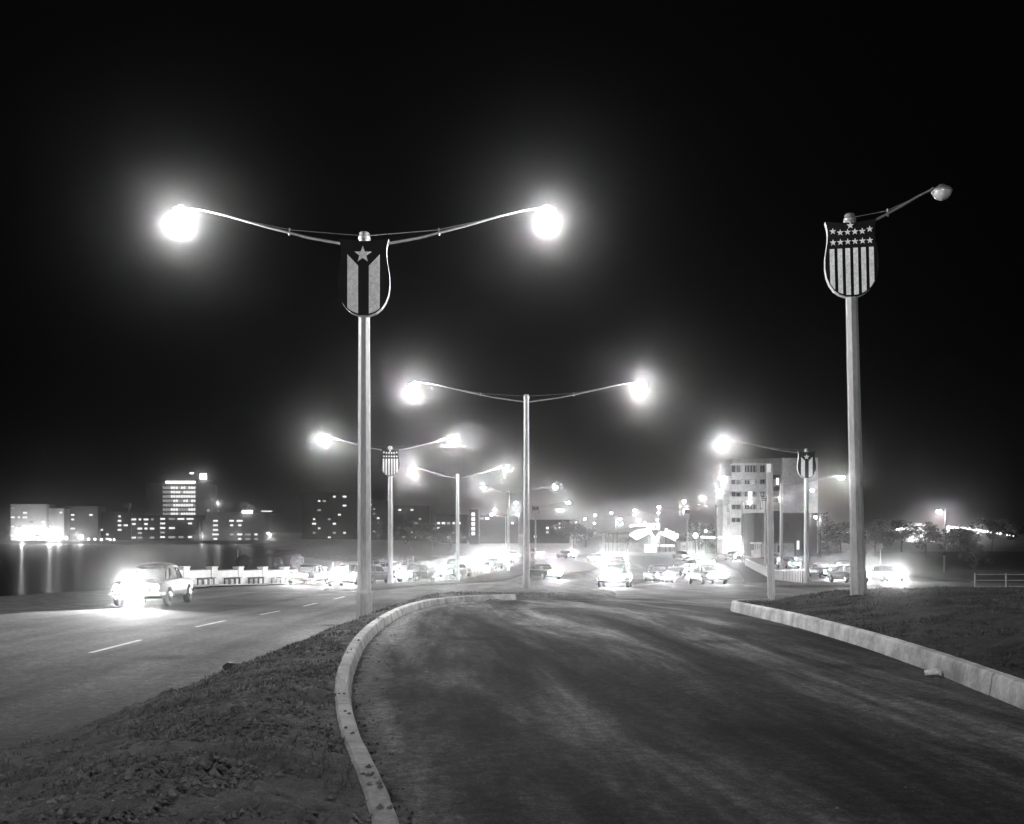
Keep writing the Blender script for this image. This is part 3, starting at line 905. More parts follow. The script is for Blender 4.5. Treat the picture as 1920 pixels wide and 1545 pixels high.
car(38.6, 124.0, 2, 0, 'dark sedan on the right carriageway near the low black building', beam=0.6)
car(32.6, 112.0, 4, 2, 'grey sedan just right of the single star balustrade lamp', beam=1.3)
car(29.0, 92.0, 6, 1, 'dark sedan left of the unlit lamp pole', beam=1.3)
car(34.6, 99.0, 4, 0, 'black sedan right behind the unlit lamp pole', beam=1.3)

# ------------------------------------------------------------------ sea wall, benches, fences
def on_path(pts, step):
    return catmull(pts, step)
def face_along(a, b):
    d = b - a
    return math.atan2(d.y, d.x)
wall = tag(empty('sea_wall'), 'pale plastered sea wall with raised piers beyond left carriageway', 'wall')
wp = on_path([(-23.0, 68.5), (-20.4, 75), (-17.6, 82.5), (-15.2, 89.5)], 2.9)
panel_me = MB().box(-1.45, 1.45, -0.17, 0.17, -0.6, 0.98).mesh('wall_panel', 'white')
shadow_cope_me = MB().box(-1.20, 1.20, -0.20, 0.20, 0.982, 1.03).mesh('shadow_coping', 'rail')  # dark colour stands in for the shadow line between the piers
pier_me = MB().box(-0.30, 0.30, -0.24, 0.24, -0.6, 1.16).box(-0.34, 0.34, -0.28, 0.28, 1.162, 1.23).mesh('pier', 'white')
for a, b in zip(wp, wp[1:]):
    rz = face_along(a, b); c = (a + b) / 2; z = road_z(c.x, c.y) + 0.10
    L = (b - a).length
    o = link('wall_panel', panel_me, wall, (c.x, c.y, z), rz); o.scale = (L / 2.9, 1, 1)
    link('shadow_coping', shadow_cope_me, wall, (c.x, c.y, z), rz)
    link('pier', pier_me, wall, (a.x, a.y, road_z(a.x, a.y) + 0.10), rz)
link('pier', pier_me, wall, (wp[-1].x, wp[-1].y, road_z(wp[-1].x, wp[-1].y) + 0.10), rz)

swall = tag(empty('stone_wall'), 'rough stone sea wall with an uneven top along the bend', 'wall')
sp = on_path([(-15.0, 91.2), (-14.1, 103), (-12.7, 125), (-10.9, 150), (-9.5, 182), (-10.6, 204)], 1.15)
rs = random.Random(3)
stone_me = []
for k in range(7):
    mb = MB(); mb.box(-0.58, 0.58, -0.3, 0.3, -0.7, 0.8)
    mb.v = [(x + rs.uniform(-0.06, 0.06), y + rs.uniform(-0.05, 0.05), z + (rs.uniform(-0.13, 0.16) if z > 0 else 0)) for x, y, z in mb.v]
    stone_me.append(mb.mesh('stone', 'stone'))
for a, b in zip(sp, sp[1:]):
    c = (a + b) / 2
    o = link('stone', rs.choice(stone_me), swall, (c.x, c.y, road_z(c.x, c.y) + 0.08 + rs.uniform(-0.1, 0.1)), face_along(a, b) + rs.uniform(-0.05, 0.05))

def bench(xp, k):
    # seats set along the wall, backs to the water
    a, b = wp[0], wp[-1]
    best = min(range(400), key=lambda i: abs((CX + F * (a.x + (b.x - a.x) * i / 400) / (a.y + (b.y - a.y) * i / 400)) - xp))
    p = a + (b - a) * (best / 400.0)
    d = (b - a).normalized(); nrm = Vector((d.y, -d.x, 0))
    p = p + nrm * 0.75
    words = ['first', 'second', 'third', 'fourth', 'fifth'][k]
    root = empty('park_bench', (p.x, p.y, road_z(p.x, p.y) + 0.102), face_along(a, b))
    tag(root, 'backless slatted bench, %s from left end of the sea wall' % words, 'bench', 'benches along the sea wall')
    for q in range(4):
        MB().box(-0.8, 0.8, -0.28 + 0.13 * q, -0.18 + 0.13 * q, 0.43, 0.47).build('seat_slat', 'bench_wood', root)
    for s in (-0.62, 0, 0.62):
        MB().box(s - 0.04, s + 0.04, -0.27, -0.18, -0.03, 0.428).box(s - 0.04, s + 0.04, 0.12, 0.20, -0.03, 0.428).box(s - 0.035, s + 0.035, -0.18, 0.12, 0.36, 0.428).build('leg', 'rail', root)
for k, xp in enumerate((368, 418, 463, 505, 546)):
    bench(xp, k)

def fence(name, label, pts, step, hgt, post_r, rails, mat='rail', cat='fence', lift=RAISE):
    root = tag(empty(name), label, cat)
    pp = on_path(pts, step)
    me = MB().tube([(0, 0, -0.2), (0, 0, hgt)], post_r, 6).mesh('post', mat)
    for p in pp:
        link('post', me, root, (p.x, p.y, road_z(p.x, p.y) + lift))
    for r in rails:
        MB().tube([(p.x, p.y, road_z(p.x, p.y) + lift + r) for p in pp], post_r * 0.55, 5).build('rail', mat, root)
    return root
fence('picket_fence', 'thin dark picket fence on the lamp island along the left bend',
      [(-9.9, 67), (-9.5, 75), (-7.9, 86), (-5.9, 96), (-3.5, 112), (-1.5, 128), (0.6, 150), (1.7, 170)], 1.75, 1.0, 0.034, (0.62,))
fence('shore_railing', 'tall thin posts with one wire behind the stone sea wall',
      [(-15.6, 93), (-14.9, 103), (-13.7, 122), (-12.6, 136)], 3.4, 1.75, 0.045, (1.35, 0.95), mat='concrete', lift=0.0)

bal = tag(empty('balustrade'), 'pale balustrade running back along the fenced island on the right', 'balustrade')
bp_ = on_path([(21.3, 78.5), (23.1, 90), (25.2, 103.5), (27.6, 118), (30.0, 133), (32.8, 150)], 1.0)
blm = MB().box(-0.035, 0.035, -0.035, 0.035, -0.2, 0.86).mesh('baluster', 'white')
for p in bp_:
    link('baluster', blm, bal, (p.x, p.y, road_z(p.x, p.y) + RAISE), 1.3)
for i in range(0, len(bp_) - 1, 8):
    seg = bp_[i:i + 9]
    mb = MB(); vs = []
    for p in seg:
        z = road_z(p.x, p.y) + RAISE
        vs += [(p.x - 0.06, p.y, z + 0.862), (p.x + 0.06, p.y, z + 0.862), (p.x + 0.06, p.y, z + 0.95), (p.x - 0.06, p.y, z + 0.95)]
    n = len(seg)
    fs = [(4 * j + k, 4 * j + (k + 1) % 4, 4 * (j + 1) + (k + 1) % 4, 4 * (j + 1) + k) for j in range(n - 1) for k in range(4)] + [(0, 1, 2, 3), (4 * n - 1, 4 * n - 2, 4 * n - 3, 4 * n - 4)]
    mb.add(vs, fs).build('handrail', 'concrete', bal)

# ------------------------------------------------------------------ posts, signs, litter
def post_thing(name, xp, yb, h, r, mat, label, cat, Y=None, lift=RAISE, square=False):
    if Y is None: X, Y = G(xp, yb, lift)
    else: X = px(xp, Y)
    root = empty(name, (X, Y, road_z(X, Y) + lift))
    tag(root, label, cat)
    if square: MB().box(-r, r, -r, r, -0.4, h).build('post', mat, root)
    else: MB().tube([(0, 0, -0.4), (0, 0, h)], [r * 1.1, r * 0.9], 8).build('post', mat, root)
    return root
tp = post_thing('timber_post', 1446, 1125, 4.05, 0.085, 'wood', 'square pale timber post on the near edge of the right mound', 'post', Y=33.6, lift=0.38, square=True)
MB().box(-0.10, 0.02, -0.115, -0.088, 3.78, 4.05).build('notice_plate', 'white', tp)
MB().box(-0.10, 0.10, -0.10, 0.10, -0.1, 0.9).build('base_sleeve', 'wood', tp)
tp.rotation_euler = (0, R(-0.8), 0)
sg = post_thing('slim_post', 446, 1086, 2.75, 0.04, 'concrete', 'slim pale post standing before the sea wall benches', 'post')
MB().lathe([(0.0, 2.84), (0.05, 2.82), (0.055, 2.74), (0.0, 2.72)], 8).build('cap', 'concrete', sg)
s2 = post_thing('road_sign', 1651, 1072, 2.7, 0.06, 'white', 'white post with small round sign right of the unlit lamp', 'sign')
MB().tube([(0, -0.07, 2.95), (0, -0.10, 2.95)], 0.30, 14, False).build('sign_disc', 'concrete', s2)
s3 = post_thing('sign_post', 1770, 1075, 2.4, 0.05, 'steel', 'thin sign post under the plain lamp near right edge', 'sign')
MB().box(-0.35, 0.35, -0.09, -0.06, 2.0, 2.45).build('sign_panel', 'dark_steel', s3)
br = tag(empty('pipe_barrier', (px(1828, 48), 48, road_z(21, 48))), 'pale pipe barrier at the right edge behind the mound', 'barrier')
for k in range(3):
    MB().tube([(k * 1.4, 0, -0.2), (k * 1.4, 0, 0.95)], 0.035, 8).build('post', 'concrete', br)
for k in range(3):
    MB().tube([(0.05, 0, 0.35 + 0.27 * k), (2.75, 0, 0.35 + 0.27 * k)], 0.018, 6).build('rail', 'concrete', br)
# litter in the gutter
cup = tag(empty('paper_cup'), 'crumpled white paper cup lying against the right kerb', 'cup')
X, Y = G(1724, 1268, 0.0)
X = at_y(RIGHT_KERB, Y) - 0.10
cup.location = (X, Y, road_z(X, Y) + 0.055)
cup.rotation_euler = (R(80), 0, R(70))
rc = random.Random(9)
mb = MB().lathe([(0.0, -0.09), (0.042, -0.09), (0.047, -0.03), (0.053, 0.03), (0.060, 0.09), (0.055, 0.088), (0.045, -0.02), (0.038, -0.08)], 14)
mb.v = [(x * (0.85 + 0.3 * noise.noise((x * 20, y * 20, z * 20))), y * (0.7 + 0.4 * noise.noise((x * 18 + 3, y * 20, z * 20))), z) for x, y, z in mb.v]
mb.build('cup', 'white', cup)
st_ = MB()
bmx = bmesh.new(); bmesh.ops.create_icosphere(bmx, subdivisions=2, radius=0.11)
st_.add([(v.co.x * 1.5 * (1 + 0.4 * noise.noise(v.co * 9)), v.co.y * (1 + 0.4 * noise.noise(v.co * 7)), v.co.z * 0.75 * (1 + 0.3 * noise.noise(v.co * 11))) for v in bmx.verts], [tuple(v.index for v in f.verts) for f in bmx.faces])
bmx.free()
X, Y = G(437, 1238, 0.3)
o = st_.build('stone', 'dark_steel', None, (X, Y, med_z(X, Y) + 0.04))
tag(o, 'lone dark stone lying on the near median soil', 'stone')

# plain single lamps
def plain_lamp(xp, y_lamp, y_base, label, watt=1.0, arm=-0.9):
    X, Y = G(xp, y_base, 0.1)
    h = (y_base - y_lamp) * Y / F
    root = empty('plain_lamp', (X, Y, road_z(X, Y) + 0.1)); tag(root, label, 'street lamp', 'plain single lamps')
    MB().tube([(0, 0, -0.4), (0, 0, h - 0.3), (0, 0, h + 0.3)], [0.11, 0.09, 0.07], 8).build('pole', 'dark_steel', root)
    MB().tube([(0, 0, h + 0.2), (arm * 0.5, -0.1, h + 0.42), (arm, -0.2, h + 0.42)], 0.035, 6).build('arm', 'dark_steel', root)
    hd = link('luminaire', LUM['hood'], root, (arm, -0.2, h + 0.28)); link('bowl', LUM['bowl_far'], hd)
    lo = lamp_light(LAMP_W * watt); COL.objects.link(lo); lo.parent = hd; lo.location = (0, 0, -0.42)
plain_lamp(1538, 972, 1048, 'plain single lamp right of the low black building', watt=0.3)
plain_lamp(1773, 962, 1072, 'plain single lamp near the right edge, above the lit house', watt=0.35)

# ------------------------------------------------------------------ buildings
class Bld:
    """a building laid out on a facade plane at distance Y, in photo rows and columns"""
    def __init__(s, name, label, Y, cat='building', group=None):
        s.Y = Y
        s.root = empty(name, (0, Y, 0)); tag(s.root, label, cat, group)
        s.cache = {}
    def rect(s, part, mat, x0, x1, y0, y1, d0=0.0, d1=0.4, parent=None):
        """box between photo columns x0..x1 and rows y0..y1, from depth d0 to d1 behind the facade plane"""
        Y = s.Y
        w = (x1 - x0) * Y / F; h = (y1 - y0) * Y / F
        key = (part, mat, round(w, 2), round(h, 2), d0, d1)
        if key not in s.cache:
            s.cache[key] = MB().box(-w / 2, w / 2, d0, d1, -h / 2, h / 2).mesh(part, mat)
        return link(part, s.cache[key], parent or s.root, (px((x0 + x1) / 2, Y), 0, pz((y0 + y1) / 2, Y)))
    def window(s, x0, x1, y0, y1, mat='lit', frame='wall_mid', d=-0.06):
        w = s.rect('window', mat, x0, x1, y0, y1, d, d + 0.05)
        return w
    def base(s): return HY + F * (ZC - 1.2) / s.Y
    def slab(s, mat, x0, x1, y0, depth, y1=None, d0=0.0):
        return s.rect('wall', mat, x0, x1, y0, (y1 or s.base()) + 3, d0, d0 + depth)
    def windows(s, cols, rows, wpx, hpx, mats, rnd, p=0.6, d=-0.06):
        for y in rows:
            for x in cols:
                if rnd.random() < p:
                    s.window(x - wpx / 2, x + wpx / 2, y - hpx / 2, y + hpx / 2, rnd.choice(mats), d=d)
rb = random.Random(21)

# apartment block on the right
ab = Bld('apartment_block', 'pale seven storey apartment block with balconies on the right', 236)
ab.slab('wall_mid', 1374, 1468, 860, 12.0, d0=1.6)
ab.rect('blank_wall', 'wall_pale', 1467.5, 1532, 859, 1040, -0.6, 11.0)
ab.rect('stair_tower', 'wall_mid', 1440, 1467, 859, 1040, 0.5, 1.59)
ab.rect('roof_parapet', 'wall_mid', 1375, 1440, 860, 868, 0.3, 1.59)
ab.rect('side_wing', 'wall_pale', 1357, 1373.5, 926, 1040, 1.0, 9.0)
rows_ = [(868, 871), (885.5, 898), (908, 921), (931, 945), (955, 970), (979, 1002)]
for k, (a, b) in enumerate(rows_):
    ab.rect('balcony_front', 'wall_pale', 1370 + (0 if k > 1 else 3), 1439, a, b, -0.1, 0.25)
    ab.rect('floor_slab', 'wall_pale', 1371, 1439.5, b - 0.8, b + 0.4, 0.26, 1.58)
for x in (1391.5, 1420.5, 1437):
    ab.rect('pillar', 'wall_pale', x, x + 5.5 if x < 1430 else x + 3, 871, 1002, 0.27, 0.75)
for a, b in zip(rows_, rows_[1:]):
    for x0, x1 in ((1374, 1391), (1398, 1408.5), (1409, 1419.5), (1427, 1436.5)):
        w = ab.rect('window', 'glass' if rb.random() < 0.8 else 'lit_dim', x0 + 0.8, x1 - 0.8, a[1] + 1.2, b[0] - 0.2, 1.50, 1.585)
        ab.rect('mullion', 'wall_pale', (x0 + x1) / 2 - 0.4, (x0 + x1) / 2 + 0.4, a[1] + 1.2, b[0] - 0.2, 1.42, 1.495)
for y in (890, 912, 934, 958):
    ab.rect('stair_window', 'glass', 1446, 1463, y, y + 8, 0.43, 0.495)
ab.rect('window', 'lit', 1405, 1413, 921.5, 931, 1.30, 1.40)
ab.rect('window', 'lit', 1456, 1461, 896, 909, 0.30, 0.40)
ab.rect('window', 'lit_dim', 1365, 1371.5, 946, 960, 0.85, 0.95)
ab.rect('window', 'lit_dim', 1365, 1371.5, 970, 984, 0.85, 0.95)
ab.rect('lobby', 'lit', 1372, 1392, 1004, 1014, 0.6, 0.9)

# low black building before it
bb = Bld('low_building', 'low black building before the apartment block', 206)
bb.slab('wall_black', 1414, 1532, 963, 10)
bb.rect('roof_edge', 'wall_dark', 1412, 1534, 961.5, 963, -0.3, 10.2)
for x in (1424, 1447, 1471):
    bb.window(x, x + 8, 980, 994, 'glass')
bb.window(1448, 1451, 982, 994, 'lit_dim')
bth = Bld('booth', 'small pale roadside booth with columns below the black building', 198)
bth.rect('wall', 'wall_pale', 1414.5, 1426.5, 1032, 1046, 0, 2.5)
bth.rect('roof', 'wall_pale', 1413, 1428, 1017, 1020, -0.4, 2.9)
for x in (1415, 1418.5, 1422, 1425):
    bth.rect('column', 'wall_pale', x, x + 1.3, 1020.2, 1031.8, 0.1, 0.5)
gh = Bld('garden_house', 'low grey house with lit doorway beside the booth', 200)
gh.slab('wall_mid', 1430, 1468, 1019, 6)
gh.rect('roof', 'wall_dark', 1429, 1490, 1016, 1018.8, -0.4, 6.5)
gh.rect('door', 'wall_black', 1458, 1464, 1023, 1038, -0.08, -0.01)
gh.rect('side_wall', 'wall_mid', 1470, 1490, 1019, 1045, 0.2, 6)
gh.window(1494, 1498.5, 1014, 1030, 'lit')
gh.rect('door_frame', 'wall_dark', 1492, 1500, 1012, 1044, 0.05, 1)
gh.rect('step', 'wall_pale', 1447, 1467, 1036, 1039.5, -0.7, -0.09)

# petrol station in the middle
ps = Bld('petrol_station', 'bright petrol station with neon zigzag canopy in the middle distance', 268)
ps.rect('building', 'wall_mid', 1130, 1210, 1018, 1037, 4, 10)
ps.rect('sales_kiosk', 'lit_hot', 1210, 1232, 1027, 1035, 1.2, 1.4)
ps.rect('kiosk_wall', 'wall_pale', 1209, 1233, 1020, 1037, 1.41, 6)
ps.rect('kiosk_fascia', 'lit', 1210, 1266, 1021, 1025, 0.9, 1.3)
ps.rect('rear_wall', 'wall_pale', 1234, 1268, 1024, 1037, 4, 9)
for x in (1136, 1142, 1150, 1158, 1240, 1250, 1258):
    ps.rect('post', 'dark_steel', x, x + 1.1, 996 if x < 1200 else 1006, 1038, 2, 2.16)
def quad_part(name, mat, pts, d0, d1):
    Y = ps.Y
    poly = [(px(x, Y), pz(y, Y)) for x, y in pts]
    o = MB().prism(poly, d0, d1).build(name, mat, ps.root)
    return o
quad_part('canopy_roof', 'wall_mid', [(1118, 1000), (1206, 989.5), (1206, 991.5), (1118, 1004)], -2, 9)
quad_part('fascia', 'lit_hot', [(1178, 1003), (1190, 995), (1214, 991), (1218, 998), (1206, 1005), (1192, 1012), (1184, 1007)], -2.4, -2.05)
quad_part('fascia', 'lit', [(1236, 998), (1246, 996), (1265, 1004), (1264, 1015), (1250, 1008), (1238, 1004)], -2.4, -2.05)
quad_part('neon_zigzag', 'neon', [(1205, 979), (1208, 979), (1226, 1010), (1234, 996), (1237, 998), (1227, 1015.5), (1224.5, 1015)], -2.8, -2.5)
for x, gl in ((1215, 'I'), (1223, 'E'), (1232, 'A')):
    m = MB(); Y = ps.Y; k = Y / F
    def bar(x0, x1, y0, y1):
        m.box(px(x0, Y), px(x1, Y), -2.45, -2.2, pz(y1, Y), pz(y0, Y))
    if gl == 'I': bar(x - 1.6, x + 1.6, 982, 993)
    if gl == 'E':
        bar(x - 2.5, x - 0.6, 982, 993); bar(x - 0.6, x + 2.5, 982, 984.6); bar(x - 0.6, x + 2, 986.4, 988.6); bar(x - 0.6, x + 2.5, 990.4, 993)
    if gl == 'A':
        bar(x - 2.6, x - 0.8, 983.5, 993); bar(x + 0.8, x + 2.6, 983.5, 993); bar(x - 1.8, x + 1.8, 982, 984); bar(x - 0.8, x + 0.8, 987, 989)
    m.build('sign_letter', 'neon', ps.root)
for k in range(4):
    quad_part('sign_letter', 'lit_hot', [(1245 + 6.5 * k, 991 + 3 * k), (1248.5 + 6.5 * k, 992 + 3 * k), (1248.5 + 6.5 * k, 1000 + 3 * k), (1245 + 6.5 * k, 999 + 3 * k)], -2.9, -2.7)
for k in range(5):
    quad_part('canopy_lamp', 'neon', [(1180 + 6 * k, 985 - 0.5 * k), (1183.5 + 6 * k, 985 - 0.5 * k), (1183.5 + 6 * k, 988 - 0.5 * k), (1180 + 6 * k, 988 - 0.5 * k)], -1.9, -1.6)
def flood(root, loc, w, soft=0.5):
    lo = lamp_light(w); COL.objects.link(lo); lo.parent = root; lo.location = loc
flood(ps.root, (px(1222, 268), -4.5, 4.6), 1500)
kk = Bld('pale_kiosk', 'plain pale box kiosk right of the petrol station', 246)
kk.rect('wall', 'wall_pale', 1276, 1298, 1017, 1041, 0, 4)
kk.rect('roof', 'wall_mid', 1275, 1299, 1015.5, 1017, -0.3, 4.3)
kk.rect('hatch', 'wall_mid', 1279, 1287, 1022, 1032, -0.08, -0.01)

# strings of bulbs and globe lamps
def bulb_string(name, label, Y, pts, n, size=0.22, mat='neon', light=0):
    root = tag(empty(name, (0, Y, 0)), label, 'string lights')
    me = bpy.data.meshes.new('bulb')
    b_m = bmesh.new(); bmesh.ops.create_icosphere(b_m, subdivisions=1, radius=size); b_m.to_mesh(me); b_m.free()
    me.materials.append(M[mat])
    wire = []
    for k in range(n):
        t = k / (n - 1) * (len(pts) - 1); i = min(int(t), len(pts) - 2); t -= i
        x = pts[i][0] + (pts[i + 1][0] - pts[i][0]) * t; y = pts[i][1] + (pts[i + 1][1] - pts[i][1]) * t
        p = (px(x, Y), 0, pz(y, Y)); wire.append((p[0], 0, p[2] + size))
        link('bulb', me, root, p)
    MB().tube(wire, 0.02, 4).build('wire', 'rail', root)
    for e in (wire[0], wire[-1]):
        MB().tube([(e[0], 0.02, 0.5), (e[0], 0.02, e[2] + 0.3)], 0.06, 6).build('post', 'rail', root)
    if light: flood(root, (wire[n // 2][0], -1.2, wire[n // 2][2] - 1.0), light)
    return root
bulb_string('string_lights', 'row of bulbs at the foot of the apartment block', 224, [(1316, 1007), (1345, 1008), (1392, 1009), (1402, 1011)], 20, 0.2, light=5000)
bulb_string('string_lights', 'long row of bulbs climbing away at the right edge', 440, [(1778, 988), (1815, 991), (1850, 997), (1900, 1004)], 26, 0.42, light=2000)
bulb_string('string_lights', 'short row of bulbs left of the floodlit white house', 445, [(1681, 992), (1702, 991)], 6, 0.55)
bulb_string('string_lights', 'tiny bulbs just left of the unlit lamp pole', 430, [(1561, 996), (1588, 999)], 7, 0.4)
def globe(xp, yp, yb, Y, r, label, light=0, mat='neon', group='globe lamps'):
    root = tag(empty('globe_lamp', (px(xp, Y), Y, pz(yb, Y))), label, 'lamp', group)
    h = (yb - yp) * Y / F
    MB().tube([(0, 0, -0.3), (0, 0, h - r)], 0.08, 6).build('post', 'dark_steel', root)
    MB().lathe([(0.0, h - r), (0.7 * r, h - 0.7 * r), (r, h), (0.7 * r, h + 0.7 * r), (0.0, h + r)], 10).build('globe', mat, root)
    if light: flood(root, (0, -1.2 * r - 0.4, h - 0.5), light)
globe(1304, 1004, 1040, 236, 0.55, 'large bright globe lamp between pale kiosk and apartment block', 900)
globe(1323, 996, 1040, 240, 0.3, 'small globe lamp left of the apartment block foot')
globe(1776, 993, 1024, 445, 1.1, 'bright flood globe under the plain lamp at right', 3000)

# floodlit house on the rise to the right
fh = Bld('white_house', 'floodlit white house on the dark rise at right', 452)
fh.rect('wall', 'wall_pale', 1700, 1734, 984, 1024, 0, 8)
fh.rect('porch', 'wall_pale', 1734.5, 1755, 996, 1024, 0.3, 6)
fh.rect('roof', 'wall_pale', 1698, 1736, 981.5, 983.8, -0.6, 8.6)
for x in (1703, 1709, 1716):
    fh.rect('window', 'glass', x, x + 2.2, 992, 1003, -0.07, -0.01)
flood(fh.root, (px(1716, 452), -6, pz(1003, 452)), 5200)

# ------------------------------------------------------------------ far shore of the lagoon
YF = 640
def row_mats(k): return ['lit', 'lit', 'lit_dim', 'lit_hot'][k % 4]
hotel = Bld('hotel_tower', 'tall hotel slab with seven lit balcony floors across the lagoon', YF + 40)
hotel.slab('wall_mid', 272, 304, 905, 14, y1=1016, d0=1)
hotel.slab('wall_dark', 304.2, 366, 906, 14, y1=1016, d0=1.5)
hotel.slab('wall_mid', 366.2, 396, 908, 14, y1=1016, d0=0)
hotel.rect('roof_sign_strip', 'lit_hot', 310, 365, 902, 906, 0.2, 1.4)
for r in range(8):
    y = 914.5 + 8.2 * r
    hotel.rect('balcony', 'wall_pale', 303, 366, y + 2.6, y + 4.6, 0.0, 1.45)
    for k in range(13):
        x = 304.5 + 4.75 * k
        m_ = 'lit_dim' if k < 3 else rb.choice(['lit', 'lit', 'lit_dim', 'lit'])
        hotel.rect('window', m_, x, x + 3.9, y - 2.6, y + 2.2, 1.38, 1.46)
for y in (955, 975, 990):
    hotel.window(388, 393, y, y + 4, 'lit_dim')
hotel.rect('roof_housing', 'wall_mid', 371, 392, 899, 908, 2, 10)
hotel.rect('roof_sign', 'neon', 374, 386, 888, 898, 1.0, 1.6)
hotel.rect('mast', 'dark_steel', 356.3, 357.3, 888, 906, 3, 3.4)
hotel.rect('mast_lamp', 'lit_hot', 353.5, 360, 885.5, 888, 2.8, 3.6)
flood(hotel.root, (px(380, YF), -6, pz(940, YF)), 1800)

def block(name, label, x0, x1, top, Y, mat, n, p=0.5, mats=('lit', 'lit_dim', 'lit'), wp=6, hp=3.2, rowsp=8.5, y_lo=None, cat='building', roof=True, light=0, seed=1):
    b = Bld(name, label, Y, cat, 'buildings across the lagoon')
    b.slab(mat, x0, x1, top, 12, y1=1016)
    if roof: b.rect('roof_parapet', mat, x0 - 0.8, x1 + 0.8, top - 1.6, top - 0.05, -0.4, 12.2)
    r = random.Random(seed)
    y = top + 6
    while y < (y_lo or 1012):
        x = x0 + 4
        while x < x1 - 4:
            if r.random() < p:
                w = wp * r.uniform(0.7, 1.5)
                b.window(x - w / 2, min(x + w / 2, x1 - 1), y - hp / 2, y + hp / 2, r.choice(mats))
            x += wp * 1.9
        y += rowsp
    if light: flood(b.root, (px((x0 + x1) / 2, Y), -9, pz(1005, Y)), light)
    return b
block('white_apartments', 'bright pale apartment house at the far left shore', 20, 87, 947, YF, 'wall_pale', 3, 0.45, light=9000, seed=3)
block('narrow_tower_house', 'pale narrow house tower right of the bright shore apartments', 87.5, 120, 955, YF + 4, 'wall_pale', 3, 0.3, light=7000, seed=4)
block('flat_roofed_house', 'dim flat roofed house with one lit window across the water', 121, 184, 951, YF + 12, 'wall_mid', 3, 0.12, seed=5, light=900)
block('dark_terrace', 'low dark terrace with a water tank across the lagoon', 186, 246, 962, YF + 16, 'wall_dark', 3, 0.3, seed=6)
tk = Bld('water_tank', 'small roof water tank left of the hotel tower', YF + 20, 'tank')
tk.rect('tank', 'wall_mid', 232, 243, 944, 952, 0, 3); tk.rect('stand', 'wall_dark', 235, 240, 952.1, 962, 0.5, 2.5)
block('shop_row', 'dark row of lit shops below the hotel tower', 247, 300, 968, YF - 4, 'wall_dark', 3, 0.5, seed=8)
block('club_house', 'dark club house with wide lit windows below the hotel', 301, 374, 967, YF - 6, 'wall_black', 3, 0.6, wp=9, seed=9)
block('dim_annex', 'dim annex with a floodlit ground floor right below the hotel', 375, 399, 976, YF, 'wall_mid', 3, 0.15, seed=10, light=1500)
block('balcony_flats', 'grey flats with bright rooftop sign right of the hotel', 400, 496, 962, YF, 'wall_mid', 3, 0.45, wp=8, seed=11, light=700)
rs_ = Bld('rooftop_sign', 'bright rooftop sign on the grey flats', YF - 1, 'sign')
rs_.rect('sign_board', 'neon', 454, 473, 957, 962, 0, 0.6); rs_.rect('support', 'dark_steel', 462, 464, 953, 957, 0.1, 0.4)
rs_.rect('sign_board', 'lit', 490, 510, 957.5, 959.5, 0, 0.6); rs_.rect('support', 'dark_steel', 474, 520, 959.6, 961, 0.1, 0.4)
dk = Bld('boat_dock', 'low white dock with a lamp right of the grey flats', YF - 40, 'dock')
dk.rect('deck', 'wall_pale', 497, 545, 1014.5, 1016.5, -3, 3); dk.rect('lamp_post', 'wall_pale', 502, 503, 1001, 1014.4, 0, 0.3)
dk.rect('lamp', 'neon', 500.5, 505, 999, 1001, -0.2, 0.5)
flood(dk.root, (px(508, YF - 40), -3, pz(1004, YF - 40)), 1500)
for k, (x, y, r) in enumerate(((72, 1010, 0.7), (86, 1008, 0.9), (99, 1006, 1.3), (112, 1006, 1.5), (124, 1009, 0.9), (152, 1007, 1.5), (166, 1011, 0.6), (178, 1011, 0.6), (190, 1012, 0.6), (207, 1012, 0.5), (214, 1012, 0.5))):
    nm = ['first', 'second', 'third', 'fourth', 'fifth', 'sixth', 'seventh', 'eighth', 'ninth', 'tenth', 'eleventh'][k]
    globe(x, y, 1018, YF - 22, r, 'bright waterfront globe lamp, %s from the left' % nm, 2600 if r > 1.2 else 0, group='waterfront lamps')
# hillside houses, dark with scattered lit windows
block('hillside_house', 'dark hillside house with scattered lit windows left of the star shield pole', 566, 668, 925, 520, 'wall_black', 3, 0.16, seed=13, wp=5, hp=3)
block('hillside_house', 'dark hillside house between the star pole and stars shield pole', 690, 728, 940, 500, 'wall_black', 3, 0.16, seed=14, wp=4, hp=3)
block('hillside_house', 'dark hillside house right of the stars shield pole', 738, 806, 950, 480, 'wall_black', 3, 0.16, seed=15, wp=4, hp=3)
block('bayside_flats', 'dark flats with bright windows left of the column of lights', 818, 876, 966, 420, 'wall_black', 3, 0.34, seed=16, wp=5, hp=4, rowsp=9)
ct = Bld('stair_tower', 'slim tower with one column of lit stair windows', 400)
ct.slab('wall_black', 880, 896, 955, 8)
for k in range(5): ct.window(884, 890.5, 961 + 9 * k, 967.5 + 9 * k, 'lit')
block('far_flats', 'dark flats with lit rooms behind the loop road', 900, 972, 966, 410, 'wall_black', 3, 0.25, seed=18, wp=5, hp=4, rowsp=9)
block('far_flats', 'dark flats with few lights in the centre distance', 992, 1068, 976, 420, 'wall_black', 3, 0.22, seed=19, wp=4, hp=4, rowsp=8)

